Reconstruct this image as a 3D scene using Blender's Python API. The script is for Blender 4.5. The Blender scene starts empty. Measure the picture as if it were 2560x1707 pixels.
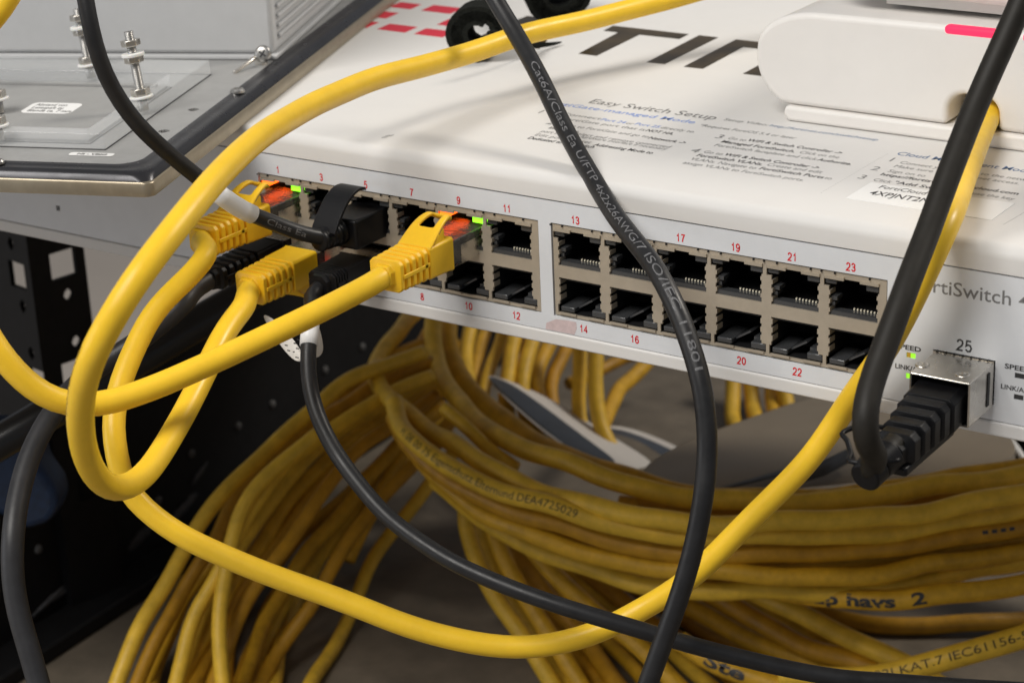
import bpy, bmesh, math, random
from math import sin, cos, pi, sqrt
from mathutils import Vector as V, Matrix
random.seed(7)
sc = bpy.context.scene
sc.unit_settings.scale_length = 0.01          # 1 unit = 1 cm

# ------------------------------------------------------------------ camera, world, lamps, exposure
MX = Matrix(((0.8286707188, -0.1722262927, 0.5325813964), (0.5582491273, 0.3236135324, -0.7639582407), (-0.0407768514, 0.9303829243, 0.3643142361)))
CP = V((26.337, -40.549, 19.219)); F = 5493.1
cd = bpy.data.cameras.new('camera'); cam = bpy.data.objects.new('camera', cd); sc.collection.objects.link(cam)
cam.matrix_world = Matrix.Translation(CP) @ MX.to_4x4()
cd.sensor_width = 36; cd.lens = 36 * F / 2560; cd.clip_start = 1; cd.clip_end = 2000
cd.dof.use_dof = True; cd.dof.focus_distance = 49.5; cd.dof.aperture_fstop = 0.31
sc.camera = cam
w = bpy.data.worlds.new('World'); sc.world = w; w.use_nodes = True
w.node_tree.nodes['Background'].inputs[0].default_value = (0.88, 0.92, 1.0, 1)
w.node_tree.nodes['Background'].inputs[1].default_value = 0.21

def lamp(name, loc, target, size, power, col):
    l = bpy.data.lights.new(name, 'AREA'); l.shape = 'RECTANGLE'; l.size = size[0]; l.size_y = size[1]
    l.energy = power; l.color = col
    o = bpy.data.objects.new(name, l); sc.collection.objects.link(o); o.location = loc
    o.rotation_euler = (V(target) - V(loc)).to_track_quat('-Z', 'Y').to_euler(); return o
lamp('ceiling_lamp_front', (-20, -120, 150), (0, 0, 0), (105, 70), 325000, (1.0, 0.962, 0.905))
lamp('ceiling_lamp_back', (65, 95, 110), (5, 8, 4), (32, 32), 125000, (1.0, 0.93, 0.83))
lamp('window_light', (-140, -125, 18), (0, 10, -8), (120, 70), 50000, (0.95, 0.97, 1.0))  # unseen low fill lamp, added to brighten the cables under the switch
sc.view_settings.view_transform = 'Standard'; sc.view_settings.look = 'None'
sc.view_settings.exposure = 0; sc.view_settings.gamma = 1; sc.view_settings.use_curve_mapping = False

# ------------------------------------------------------------------ helpers
def ray(px, py): return MX @ V(((px - 1280) / F, -(py - 853.5) / F, -1.0))
def U(px, py, d): return CP + ray(px, py) * d
def onp(px, py, ax, val):
    r = ray(px, py); return CP + r * ((val - CP[ax]) / r[ax])
z1 = lambda x, y: (x / 2.904, y / 2.904)
z3 = lambda x, y: (900 + x / 2.904, y / 2.904)
z4 = lambda x, y: (1700 + x / 2.703, y / 2.703)
z14 = lambda x, y: (1400 + x / 2.94, 200 + y / 2.94)

def link(o): sc.collection.objects.link(o); return o
def thing(name, label, cat, loc=(0, 0, 0), group=None):
    o = link(bpy.data.objects.new(name, None)); o.location = loc; o.empty_display_size = 1
    tag(o, label, cat, group); return o
def tag(o, label, cat, group=None):
    o['label'] = label; o['category'] = cat
    if group: o['group'] = group
    return o
def struct(o): o['kind'] = 'structure'; return o
bpy.context.view_layer.update()
def obj(name, bm, mats, parent=None, smooth=False, loc=None, recalc=True):
    if recalc: bmesh.ops.recalc_face_normals(bm, faces=bm.faces)
    me = bpy.data.meshes.new(name); bm.to_mesh(me); bm.free()
    for m in (mats if isinstance(mats, (list, tuple)) else [mats]): me.materials.append(m)
    if smooth:
        for p in me.polygons: p.use_smooth = True
    o = link(bpy.data.objects.new(name, me))
    if parent is not None:
        o.parent = parent
        # geometry is written in world coordinates; put it into the parent's space
        off = V((0, 0, 0)); q = parent
        while q: off += q.location; q = q.parent
        me.transform(Matrix.Translation(-off))
    return o
def bevel(o, wd, seg=2, ang=35):
    m = o.modifiers.new('bevel', 'BEVEL'); m.width = wd; m.segments = seg; m.limit_method = 'ANGLE'; m.angle_limit = math.radians(ang); m.harden_normals = False
    for p in o.data.polygons: p.use_smooth = True
    try: o.data.set_sharp_from_angle(angle=math.radians(40))
    except Exception: pass
    return o
def add_box(bm, a, b, M=None, mi=0):
    x0, y0, z0 = a; x1, y1, z1_ = b
    c = [V((x, y, z)) for z in (z0, z1_) for y in (y0, y1) for x in (x0, x1)]
    if M: c = [M @ v for v in c]
    vs = [bm.verts.new(v) for v in c]
    for f in ((0, 2, 3, 1), (4, 5, 7, 6), (0, 1, 5, 4), (1, 3, 7, 5), (3, 2, 6, 7), (2, 0, 4, 6)):
        fa = bm.faces.new([vs[i] for i in f]); fa.material_index = mi
def add_cyl(bm, p0, p1, r0, r1=None, n=20, cap=True, mi=0):
    r1 = r0 if r1 is None else r1
    p0, p1 = V(p0), V(p1); t = (p1 - p0).normalized(); a = t.orthogonal().normalized(); b = t.cross(a)
    A = [bm.verts.new(p0 + r0 * (a * cos(2 * pi * i / n) + b * sin(2 * pi * i / n))) for i in range(n)]
    B = [bm.verts.new(p1 + r1 * (a * cos(2 * pi * i / n) + b * sin(2 * pi * i / n))) for i in range(n)]
    for i in range(n):
        f = bm.faces.new((A[i], A[(i + 1) % n], B[(i + 1) % n], B[i])); f.material_index = mi
    if cap:
        for q in (A[::-1], B): bm.faces.new(q).material_index = mi
def add_lathe(bm, p0, axis, prof, n=24, mi=0):
    p0 = V(p0); t = V(axis).normalized(); a = t.orthogonal().normalized(); b = t.cross(a); prev = None
    for h, r in prof:
        R_ = [bm.verts.new(p0 + t * h + r * (a * cos(2 * pi * i / n) + b * sin(2 * pi * i / n))) for i in range(n)]
        if prev:
            for i in range(n): bm.faces.new((prev[i], prev[(i + 1) % n], R_[(i + 1) % n], R_[i])).material_index = mi
        prev = R_
    bm.faces.new(prev)
def holes_plate(bm, x0, x1, y0, y1, holes, place, t, mi=0):
    """flat plate with rectangular holes: place(x, y, depth) -> world"""
    xs = sorted({x0, x1} | {h[0] for h in holes} | {h[1] for h in holes}); ys = sorted({y0, y1} | {h[2] for h in holes} | {h[3] for h in holes})
    xs = [x for x in xs if x0 <= x <= x1]; ys = [y for y in ys if y0 <= y <= y1]
    solid = {}
    for i in range(len(xs) - 1):
        for j in range(len(ys) - 1):
            cx, cy = (xs[i] + xs[i + 1]) / 2, (ys[j] + ys[j + 1]) / 2
            solid[i, j] = not any(h[0] < cx < h[1] and h[2] < cy < h[3] for h in holes)
    vc = {}
    def vt(i, j, k):
        if (i, j, k) not in vc: vc[i, j, k] = bm.verts.new(place(xs[i], ys[j], t * k))
        return vc[i, j, k]
    for (i, j), s in solid.items():
        if not s: continue
        bm.faces.new((vt(i, j, 0), vt(i + 1, j, 0), vt(i + 1, j + 1, 0), vt(i, j + 1, 0))).material_index = mi
        bm.faces.new((vt(i, j + 1, 1), vt(i + 1, j + 1, 1), vt(i + 1, j, 1), vt(i, j, 1))).material_index = mi
        for di, dj, a, b in ((-1, 0, (i, j), (i, j + 1)), (1, 0, (i + 1, j), (i + 1, j + 1)), (0, -1, (i, j), (i + 1, j)), (0, 1, (i, j + 1), (i + 1, j + 1))):
            if not solid.get((i + di, j + dj), False):
                bm.faces.new((vt(*a, 0), vt(*b, 0), vt(*b, 1), vt(*a, 1))).material_index = mi

# ---- splines and tubes
def spline(pts, step=0.25):
    P = [V(p) for p in pts]; P = [P[0] * 2 - P[1]] + P + [P[-1] * 2 - P[-2]]; out = []
    for i in range(1, len(P) - 2):
        p0, p1, p2, p3 = P[i - 1:i + 3]
        n = max(2, int((p2 - p1).length / step))
        t0 = 0; t1 = t0 + max((p1 - p0).length, 1e-4) ** .5; t2 = t1 + max((p2 - p1).length, 1e-4) ** .5; t3 = t2 + max((p3 - p2).length, 1e-4) ** .5
        for k in range(n):
            t = t1 + (t2 - t1) * k / n
            A1 = p0 * ((t1 - t) / (t1 - t0)) + p1 * ((t - t0) / (t1 - t0)); A2 = p1 * ((t2 - t) / (t2 - t1)) + p2 * ((t - t1) / (t2 - t1)); A3 = p2 * ((t3 - t) / (t3 - t2)) + p3 * ((t - t2) / (t3 - t2))
            B1 = A1 * ((t2 - t) / (t2 - t0)) + A2 * ((t - t0) / (t2 - t0)); B2 = A2 * ((t3 - t) / (t3 - t1)) + A3 * ((t - t1) / (t3 - t1))
            out.append(B1 * ((t2 - t) / (t2 - t1)) + B2 * ((t - t1) / (t2 - t1)))
    out.append(P[-2]); return smooth_path(out, 3)
def smooth_path(L, k):
    for _ in range(k):
        L = [L[0]] + [(L[i - 1] + L[i] * 2 + L[i + 1]) / 4 for i in range(1, len(L) - 1)] + [L[-1]]
    return L
def tube(name, path, r, mat, parent=None, n=24, cap=True):
    bm = bmesh.new(); uvl = bm.loops.layers.uv.new('uv')
    N = None; rings = []; s = 0; S = []
    for i, p in enumerate(path):
        t = (path[min(i + 1, len(path) - 1)] - path[max(i - 1, 0)]).normalized()
        if N is None: N = (V((0, 0, 1)) - t * t.z); N = N.normalized() if N.length > .1 else t.orthogonal().normalized()
        N = (N - t * N.dot(t)).normalized(); B = t.cross(N)
        rr = r(i / (len(path) - 1)) if callable(r) else r
        rings.append([bm.verts.new(p + rr * (N * cos(2 * pi * k / n) + B * sin(2 * pi * k / n))) for k in range(n)])
        if i: s += (p - path[i - 1]).length
        S.append(s)
    for i in range(len(rings) - 1):
        for k in range(n):
            f = bm.faces.new((rings[i][k], rings[i][(k + 1) % n], rings[i + 1][(k + 1) % n], rings[i + 1][k]))
            for lp, (u, v_) in zip(f.loops, ((S[i], k / n), (S[i], (k + 1) / n), (S[i + 1], (k + 1) / n), (S[i + 1], k / n))): lp[uvl].uv = (u, v_)
    if cap: bm.faces.new(rings[0][::-1]); bm.faces.new(rings[-1])
    return obj(name, bm, mat, parent, smooth=True)
# ---- text
_tc = {}
def text_mesh(body, size=1.0, bold=0.0, align='LEFT', wide=1.0):
    cu = bpy.data.curves.new('t', 'FONT'); cu.body = body; cu.size = size; cu.offset = bold; cu.align_x = align; cu.resolution_u = 3
    o = bpy.data.objects.new('t', cu); sc.collection.objects.link(o)
    bpy.context.view_layer.update()
    me = bpy.data.meshes.new_from_object(o.evaluated_get(bpy.context.evaluated_depsgraph_get()))
    bpy.data.objects.remove(o); bpy.data.curves.remove(cu)
    return me
def text_obj(name, body, M, mat, parent, size=1.0, bold=0.0, align='LEFT', width=None):
    me = text_mesh(body, size, bold, align)
    if width:
        xs = [v.co.x for v in me.vertices]; wd = max(xs) - min(xs); me.transform(Matrix.Scale(width / wd, 4, V((1, 0, 0))))
    me.transform(M); me.name = name; me.materials.append(mat)
    bm = bmesh.new(); bm.from_mesh(me); bpy.data.meshes.remove(me)
    return obj(name, bm, mat, parent, recalc=False)
def text_bm(bm, body, M, size, bold=0.0, align='LEFT', width=None, mi=0):
    me = text_mesh(body, size, bold, align)
    if width:
        xs = [v.co.x for v in me.vertices]; wd = max(xs) - min(xs); me.transform(Matrix.Scale(width / wd, 4, V((1, 0, 0))))
    me.transform(M); k = len(bm.faces); bm.from_mesh(me); bm.faces.ensure_lookup_table()
    for f in bm.faces[k:]: f.material_index = mi
    bpy.data.meshes.remove(me)
def tube_text(name, body, path, s0, r, mat, parent, size, flip=False, bold=0.0, ang=0.0, width=None):
    """lettering printed round a cable; starts s0 cm along it"""
    me = text_mesh(body, size, bold)
    bm = bmesh.new(); bm.from_mesh(me); bpy.data.meshes.remove(me)
    bmesh.ops.subdivide_edges(bm, edges=[e for e in bm.edges if e.calc_length() > size * .3], cuts=2)
    if width:
        xs = [v.co.x for v in bm.verts]; k = width / (max(xs) - min(xs))
        for v in bm.verts: v.co.x *= k
    S = [0]
    for i in range(1, len(path)): S.append(S[-1] + (path[i] - path[i - 1]).length)
    import bisect
    for v in bm.verts:
        s = s0 + v.co.x * (-1 if flip else 1); i = min(max(bisect.bisect(S, s) - 1, 0), len(path) - 2)
        k = (s - S[i]) / max(S[i + 1] - S[i], 1e-6); p = path[i].lerp(path[i + 1], k)
        j0, j1 = max(i - 3, 0), min(i + 4, len(path) - 1); t = (path[j1] - path[j0]).normalized()
        if flip: t = -t
        N = CP - p; N = (N - t * N.dot(t)).normalized(); B = N.cross(t)
        a = (v.co.y - size * .35) / r + ang
        v.co = p + (r + .004) * (N * cos(a) + B * sin(a))
    return obj(name, bm, mat, parent, recalc=False)

# ------------------------------------------------------------------ materials
def mat(name, col, rough=.5, metal=0, spec=.5, noise=0, nscale=4, bump=0, bscale=30, trans=0, emit=None, estr=0, sss=0, coat=0, col2=None, n2scale=1.2, ior=1.45, rnoise=0, aniso=None):
    m = bpy.data.materials.new(name); m.use_nodes = True; nt = m.node_tree; b = nt.nodes['Principled BSDF']
    b.inputs['Base Color'].default_value = (*col, 1); b.inputs['Roughness'].default_value = rough; b.inputs['Metallic'].default_value = metal
    b.inputs['Specular IOR Level'].default_value = spec; b.inputs['IOR'].default_value = ior
    b.inputs['Transmission Weight'].default_value = trans; b.inputs['Coat Weight'].default_value = coat
    if sss: b.inputs['Subsurface Weight'].default_value = sss; b.inputs['Subsurface Radius'].default_value = (.12, .08, .03); b.inputs['Subsurface Scale'].default_value = .5
    if emit: b.inputs['Emission Color'].default_value = (*emit, 1); b.inputs['Emission Strength'].default_value = estr
    tc = nt.nodes.new('ShaderNodeTexCoord'); vec = tc.outputs['Object']
    if aniso:
        mp = nt.nodes.new('ShaderNodeMapping'); mp.inputs['Scale'].default_value = aniso; nt.links.new(vec, mp.inputs[0]); vec = mp.outputs[0]
    if noise or col2:
        n = nt.nodes.new('ShaderNodeTexNoise'); n.inputs['Scale'].default_value = nscale if not col2 else n2scale; n.inputs['Detail'].default_value = 6; n.inputs['Roughness'].default_value = .65
        nt.links.new(vec, n.inputs['Vector'])
        r = nt.nodes.new('ShaderNodeValToRGB'); nt.links.new(n.outputs[0], r.inputs[0])
        if col2: a, c = col, col2; r.color_ramp.elements[0].position = .38; r.color_ramp.elements[1].position = .68
        else: a = [x * (1 - noise) for x in col]; c = [min(1, x * (1 + noise)) for x in col]; r.color_ramp.elements[0].position = .3; r.color_ramp.elements[1].position = .7
        r.color_ramp.elements[0].color = (*a, 1); r.color_ramp.elements[1].color = (*c, 1)
        nt.links.new(r.outputs[0], b.inputs['Base Color'])
    if rnoise:
        n = nt.nodes.new('ShaderNodeTexNoise'); n.inputs['Scale'].default_value = 1.7; n.inputs['Detail'].default_value = 5; nt.links.new(vec, n.inputs['Vector'])
        mr = nt.nodes.new('ShaderNodeMapRange'); mr.inputs[1].default_value = .3; mr.inputs[2].default_value = .7; mr.inputs[3].default_value = max(0.02, rough - rnoise); mr.inputs[4].default_value = rough + rnoise
        nt.links.new(n.outputs[0], mr.inputs[0]); nt.links.new(mr.outputs[0], b.inputs['Roughness'])
    if bump:
        n = nt.nodes.new('ShaderNodeTexNoise'); n.inputs['Scale'].default_value = bscale; n.inputs['Detail'].default_value = 4; nt.links.new(vec, n.inputs['Vector'])
        bp = nt.nodes.new('ShaderNodeBump'); bp.inputs['Strength'].default_value = bump; bp.inputs['Distance'].default_value = .02
        nt.links.new(n.outputs[0], bp.inputs['Height']); nt.links.new(bp.outputs[0], b.inputs['Normal'])
    return m
M_ = {}
M_['white'] = mat('white_powder_coat', (.72, .708, .69), .5, noise=.012, nscale=1.1, bump=.05, bscale=60, spec=.35)
M_['panel'] = mat('panel_film', (.70, .72, .75), .38, noise=.03, nscale=1.5, bump=.05, bscale=60, rnoise=.06)
M_['yellow'] = mat('yellow_jacket', (.92, .585, .03), .38, noise=.05, nscale=1.6, bump=.1, bscale=7, sss=.12, rnoise=.07)
M_['boot'] = mat('yellow_boot', (.93, .56, .018), .42, noise=.05, nscale=3, bump=.15, bscale=22, sss=.15)
M_['oldyellow'] = mat('old_yellow_jacket', (.62, .35, .02), .5, noise=.24, nscale=1.6, bump=.15, bscale=6, rnoise=.08)  # shade under the switch is partly put into these darker coil jackets
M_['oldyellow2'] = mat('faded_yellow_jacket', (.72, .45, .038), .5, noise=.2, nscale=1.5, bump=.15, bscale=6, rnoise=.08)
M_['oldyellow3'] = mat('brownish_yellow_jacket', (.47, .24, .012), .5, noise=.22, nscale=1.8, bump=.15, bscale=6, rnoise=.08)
M_['black'] = mat('black_jacket', (.015, .015, .016), .42, spec=.42, bump=.12, bscale=14, noise=.25, nscale=3, rnoise=.08)
M_['brownblack'] = mat('worn_black_jacket', (.014, .012, .009), .55, spec=.35, bump=.1, bscale=14, noise=.2)
M_['blackp'] = mat('black_plastic', (.005, .005, .006), .42, spec=.32, bump=.1, bscale=25, noise=.2)
M_['cavity'] = mat('port_black', (.010, .010, .011), .5)
M_['greyp'] = mat('smoked_light_guide', (.05, .052, .055), .25, coat=.4)
M_['beige'] = mat('nickel_shield', (.48, .42, .335), .42, metal=.4, noise=.06, nscale=3, bump=.1, bscale=30)
M_['nickel'] = mat('bright_nickel', (.62, .59, .54), .27, metal=1, noise=.06, nscale=4, rnoise=.08, bump=.08, bscale=20)
M_['steel'] = mat('steel', (.46, .45, .43), .36, metal=1, noise=.1, nscale=8)
M_['brass'] = mat('brownish_edge_trim', (.36, .31, .23), .38, metal=.7, noise=.1, nscale=2)
M_['gold'] = mat('gold_contact', (.95, .88, .7), .5, metal=.3)
M_['red'] = mat('red_print', (.68, .012, .02), .5)
M_['pinkred'] = mat('logo_red', (.72, .03, .06), .45)
M_['logo'] = mat('logo_black_foil', (.05, .034, .014), .3, noise=.5, nscale=1.0, spec=.4)
M_['ink'] = mat('dark_ink', (.04, .04, .042), .5)
M_['inkgrey'] = mat('grey_ink', (.19, .19, .19), .5)
M_['inkblue'] = mat('blue_ink', (.22, .33, .68), .5)
M_['inkblue2'] = mat('steel_blue_ink', (.08, .16, .32), .5)
M_['label'] = mat('white_label', (.84, .84, .83), .4)
M_['paper'] = mat('paper', (.74, .72, .68), .6, noise=.04)
M_['print'] = mat('cable_print', (.14, .14, .145), .6, noise=.5, nscale=9)
M_['printdark'] = mat('cable_print_dark', (.05, .035, .01), .6, noise=.5, nscale=5)
M_['velcro'] = mat('black_hook_tape', (.012, .013, .011), .95, spec=.15, bump=1.0, bscale=40, noise=.6, nscale=18)
M_['green'] = mat('green_led', (.3, .9, .05), .3, emit=(.28, 1.0, .02), estr=1.6)
M_['greenlow'] = mat('green_led_dim', (.3, .8, .05), .3, emit=(.35, .9, .03), estr=.75)
M_['orange'] = mat('orange_led', (1, .2, .02), .3, emit=(1, .09, .006), estr=4)
M_['redled'] = mat('red_led', (1, .05, .02), .3, emit=(1, .05, .02), estr=2.2)
M_['pinkled'] = mat('pink_led_bar', (.25, .0, .01), .5, spec=.2, emit=(1, .045, .13), estr=1.15)
M_['clear'] = mat('clear_connector', (.75, .72, .68), .16, trans=.9, ior=1.45, bump=1.0, bscale=5)
M_['acrylic'] = mat('acrylic', (.80, .82, .83), .05); M_['acrylic'].node_tree.nodes['Principled BSDF'].inputs['Alpha'].default_value = .26
M_['plate'] = mat('grey_plate', (.36, .36, .355), .36, metal=.25, noise=.06, nscale=1.2, bump=.05, rnoise=.08)
M_['tilt'] = mat('inner_grey_plate', (.30, .30, .295), .5, noise=.06, nscale=1.2)
M_['chrome'] = mat('dark_chrome_moulding', (.045, .045, .05), .30, metal=.5, noise=.12, nscale=1.5, rnoise=.05)
M_['enclosure'] = mat('light_grey_enclosure', (.50, .505, .51), .5, noise=.03, nscale=1.5, bump=.1, bscale=30)
M_['nylon'] = mat('white_nylon', (.8, .8, .78), .4, sss=.2)
M_['rack'] = mat('black_rack_steel', (.008, .008, .009), .6, noise=.3, nscale=2, bump=.1, bscale=20, spec=.3)
M_['shelf'] = mat('dusty_dark_shelf', (.165, .138, .105), .6, noise=.3, nscale=.4, bump=.2, bscale=6)
M_['floor'] = mat('greige_floor', (.50, .44, .38), .7, noise=.06, nscale=.03)
M_['navy'] = mat('navy_plastic', (.008, .022, .06), .5, noise=.3)
M_['sleeve'] = mat('white_heatshrink', (.78, .79, .80), .38)
M_['leaf'] = mat('grey_brochure_paper', (.25, .205, .15), .5, noise=.06, nscale=.5)
M_['leafw'] = mat('brochure_inner_page', (.60, .57, .54), .5, noise=.04)
M_['leafb'] = mat('brochure_blue_page', (.04, .05, .068), .5, noise=.2, nscale=1)
M_['ap'] = mat('access_point_white', (.80, .775, .745), .38, noise=.02, nscale=.8, bump=.05, bscale=50, rnoise=.05)
M_['stain'] = mat('pink_stain', (.62, .50, .50), .5, noise=.12, nscale=6)

# ------------------------------------------------------------------ surroundings
bm = bmesh.new(); add_box(bm, (-900, -300, -62), (900, 1100, -60)); o = struct(obj('floor', bm, M_['floor']))
bm = bmesh.new(); SZ = -17.3; add_box(bm, (-32, -20, SZ - .6), (90, 90, SZ)); o = obj('rack_shelf', bm, M_['shelf']); bevel(o, .1)
tag(o, 'dark dusty rack shelf lying beneath the coiled yellow cables', 'shelf')
# side panel of the rack, running away to the back left
A, B = onp(0, 1654, 2, SZ), onp(451, 1365, 2, SZ)
ud = (B - A).normalized(); nd = V((-ud.y, ud.x, 0)); A0 = A - ud * 14
rp = thing('rack_side_panel', 'black steel side panel of the rack, standing behind the loose patch cables', 'rack panel', A0)
bm = bmesh.new()
mt = Matrix(((ud.x, nd.x, 0, A0.x), (ud.y, nd.y, 0, A0.y), (0, 0, 1, 0), (0, 0, 0, 1)))
slots = []
def pl(x, y, d): return mt @ V((x, d, y))
def to_panel(px, py):
    r = ray(px, py); t = (A0 - CP).dot(nd) / r.dot(nd); q = CP + r * t - A0; return q.dot(ud), (CP + r * t).z
holes_plate(bm, 0, 85, SZ, (to_panel(345, 895)[1] + to_panel(606, 745)[1]) / 2, [], pl, .3)
obj('panel', bm, M_['rack'], rp)
bm = bmesh.new(); add_box(bm, (0, -1.6, SZ), (85, -.01, SZ + .6), mt); o = obj('bottom_flange', bm, M_['rack'], rp); bevel(o, .1)
for px, py in ((595, 1065), (478, 1133), (95, 1372), (680, 1010), (905, 867), (812, 925), (395, 1250)):  # grey discs standing in for holes with light grey seen through them
    x, z = to_panel(px, py); bm = bmesh.new()
    add_lathe(bm, mt @ V((x, -.002, z)), -nd, [(0, .17), (.06, .16), (.1, .1), (.11, .02)], 16)
    obj('rivet', bm, mat('dull_rivet', (.10, .10, .10), .6) if 'dull_rivet' not in bpy.data.materials else bpy.data.materials['dull_rivet'], rp, smooth=True)
dusty = mat('grey_dust_fluff', (.07, .07, .075), .9, bump=.8, bscale=6, noise=.4, nscale=4)
for k, (px, py, wd, hh, tl) in enumerate(((495, 1183, 1.2, .22, .45), (455, 1270, 1.7, .4, .3), (350, 1338, 1.6, .45, .25), (200, 1440, 3.2, .3, .15), (120, 1500, 1.8, .2, .2))):  # some patches stand in for slots in the panel, the rest are debris
    x, z = to_panel(px, py); bm = bmesh.new()
    bmesh.ops.create_icosphere(bm, subdivisions=3, radius=1, matrix=Matrix.Identity(4))
    R2 = Matrix.Rotation(-tl, 4, 'Y')
    for v in bm.verts:
        n = 1 + .25 * sin(v.co.x * 7 + k) * cos(v.co.z * 9 + k * 2)
        v.co = mt @ (V((x, -.05, z)) + (R2 @ V((v.co.x * wd / 2 * n, 0, v.co.z * hh / 2 * n))) + V((0, v.co.y * .08, 0)))
    obj('dust_patch', bm, dusty, rp, smooth=True)

# perforated angle post
c0 = U(80, 620, 72); c0.z = 0
def post_holes(w_, seed):
    hs = []
    return hs
rk = thing('rack_post', 'black perforated angle post with square and round holes, left of the cable loops', 'rack post', (c0.x, c0.y, SZ))
def find_on(px, py, o_, u_):     # position of a picture point on the vertical plane through o_ along u_
    n_ = V((-u_.y, u_.x, 0)); r = ray(px, py); t = (o_ - CP).dot(n_) / r.dot(n_); q = CP + r * t; return (q - o_).dot(u_), q.z
u2 = V((.18, .96, 0)).normalized()    # right flange goes back
u1 = V((-.98, .18, 0)).normalized()   # left flange
z7 = lambda x, y: (x / 2.904, 540 + y / 2.904)
def oct_hole_plate(name, o_, u_, width, zz0, zz1, sq, rd, parent):
    """flange with square holes (sq: centre, half) and small round holes: round ones are cut as octagons on a fine grid"""
    n_ = V((-u_.y, u_.x, 0)); bm = bmesh.new(); holes = []
    for (x, z, hx, hz) in sq: holes.append((x - hx, x + hx, z - hz, z + hz))
    for (x, z, rx, rz) in rd:
        for a in (0, 1, 2):
            k = (.35, .72, .94)[a]; h = sqrt(1 - k * k) if a < 2 else .33
            holes.append((x - rx * k, x + rx * k, z - rz * h, z + rz * h))
    holes_plate(bm, 0, width, zz0, zz1, holes, lambda x, y, d: o_ + u_ * x + V((0, 0, y)) + n_ * d, .18)
    return obj(name, bm, M_['rack'], parent)
q = [find_on(*z7(*p), c0, u2) for p in ((460, 350), (500, 570), (560, 910), (548, 1140))]
wd2 = find_on(*z7(640, 500), c0, u2)[0]
q1 = [find_on(*z7(*p), c0, u1) for p in ((110, 190), (158, 420), (198, 645), (260, 985), (300, 1190))]
oct_hole_plate('right_flange', c0, u2, wd2, SZ, -.3, [(q[0][0], q[0][1], .50, .47), (q[3][0], q[3][1], .50, .47), (q[0][0], q[3][1] - 4.2, .5, .47)], [(q[1][0], q[1][1], .2, .22), (q[2][0], q[2][1], .2, .22)], rk)
oct_hole_plate('left_flange', c0, u1, 3.2, SZ, -.3, [(q1[1][0], q1[1][1], .46, .46), (q1[4][0], q1[4][1], .46, .46)], [(q1[0][0], q1[0][1], .17, .24), (q1[2][0], q1[2][1], .17, .24), (q1[3][0], q1[3][1], .17, .24)], rk)
# navy plastic thing in the corner
bm = bmesh.new()
out = [(-60, 1070), (30, 1075), (85, 1110), (100, 1170), (140, 1225), (145, 1275), (120, 1310), (62, 1328), (0, 1290), (-60, 1280)]
fr = [bm.verts.new(U(px, py, 70)) for px, py in out]; bk = [bm.verts.new(U(px, py, 70) + V((-.6, 1.2, 0))) for px, py in out]
bm.faces.new(fr); bm.faces.new(bk[::-1])
for i in range(len(out)): bm.faces.new((fr[i], fr[(i + 1) % len(out)], bk[(i + 1) % len(out)], bk[i]))
o = obj('plastic_bag', bm, M_['navy']); bevel(o, .3, 4, 20); tag(o, 'dark navy plastic bag in the lower left corner behind the thick black cable', 'bag')

# ------------------------------------------------------------------ the switch
sw = thing('network_switch', 'white rack network switch with two rows of ports and printed setup notes on its lid', 'switch', (0, 0, 0))
P = 1.4
def colx(k): return (k - 6) * P - (.51 if k < 6 else 0)
CAGES = ((-9.56, -1.07, .80, 3.06), (-.66, 7.83, .80, 3.06))
SFPX = (9.64, 12.07, 14.5, 16.93)
# lid: profile in (y, z) swept along x
bm = bmesh.new(); prof = [(26, 4.25), (.30, 4.25)]
for a in range(1, 9): t = a / 8 * pi / 2; prof.append((.30 - .30 * sin(t) - .02, 3.97 + .28 * cos(t)))
prof += [(-.02, 3.66), (.1, 3.64), (.1, 3.3), (26, 3.3)]
X0, X1 = -24.6, 19.4
for i in range(len(prof)):
    a, b = prof[i], prof[(i + 1) % len(prof)]
    bm.faces.new([bm.verts.new(v) for v in ((X0, a[0], a[1]), (X1, a[0], a[1]), (X1, b[0], b[1]), (X0, b[0], b[1]))])
for X in (X0, X1): bm.faces.new([bm.verts.new((X, a, b)) for a, b in prof])
bmesh.ops.remove_doubles(bm, verts=bm.verts, dist=1e-4)
lid = obj('lid', bm, M_['white'], sw)
for p in lid.data.polygons: p.use_smooth = abs(p.normal.x) < .5
lid.data.set_sharp_from_angle(angle=math.radians(35))
# base tray of the chassis with the bottom lip
bm = bmesh.new()
add_box(bm, (X0, .15, .0), (X1, 26, .12)); add_box(bm, (X0, .15, .12), (X0 + .1, 26, 3.3)); add_box(bm, (X1 - .1, .15, .12), (X1, 26, 3.3)); add_box(bm, (X0, 25.9, .12), (X1, 25.99, 3.3))
obj('chassis', bm, M_['white'], sw)
bm = bmesh.new(); add_box(bm, (X0, -.03, .02), (X1, .15, .355)); o = obj('bottom_lip', bm, M_['white'], sw); bevel(o, .05, 3)
# front panel film with cut-outs
bm = bmesh.new()
holes = [(a - .03, b + .03, c - .03, d + .03) for a, b, c, d in CAGES] + [(x - .70, x + .70, .72, 1.72) for x in SFPX]
led_rects = []
for gx in (8.44, 10.88): led_rects += [(gx - .105, gx + .105, 1.42, 1.54), (gx - .105, gx + .105, .94, 1.06)]
holes += led_rects + [(-17.08, -16.93, .97, 1.12)]
holes_plate(bm, X0, X1, .375, 3.62, holes, lambda x, y, d: V((x, d, y)), .12)
obj('front_panel', bm, M_['panel'], sw)
bm = bmesh.new(); add_box(bm, (X0 + .2, 1.9, .2), (X1 - .2, 2.0, 3.5)); obj('inner_baffle', bm, M_['cavity'], sw)
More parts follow.
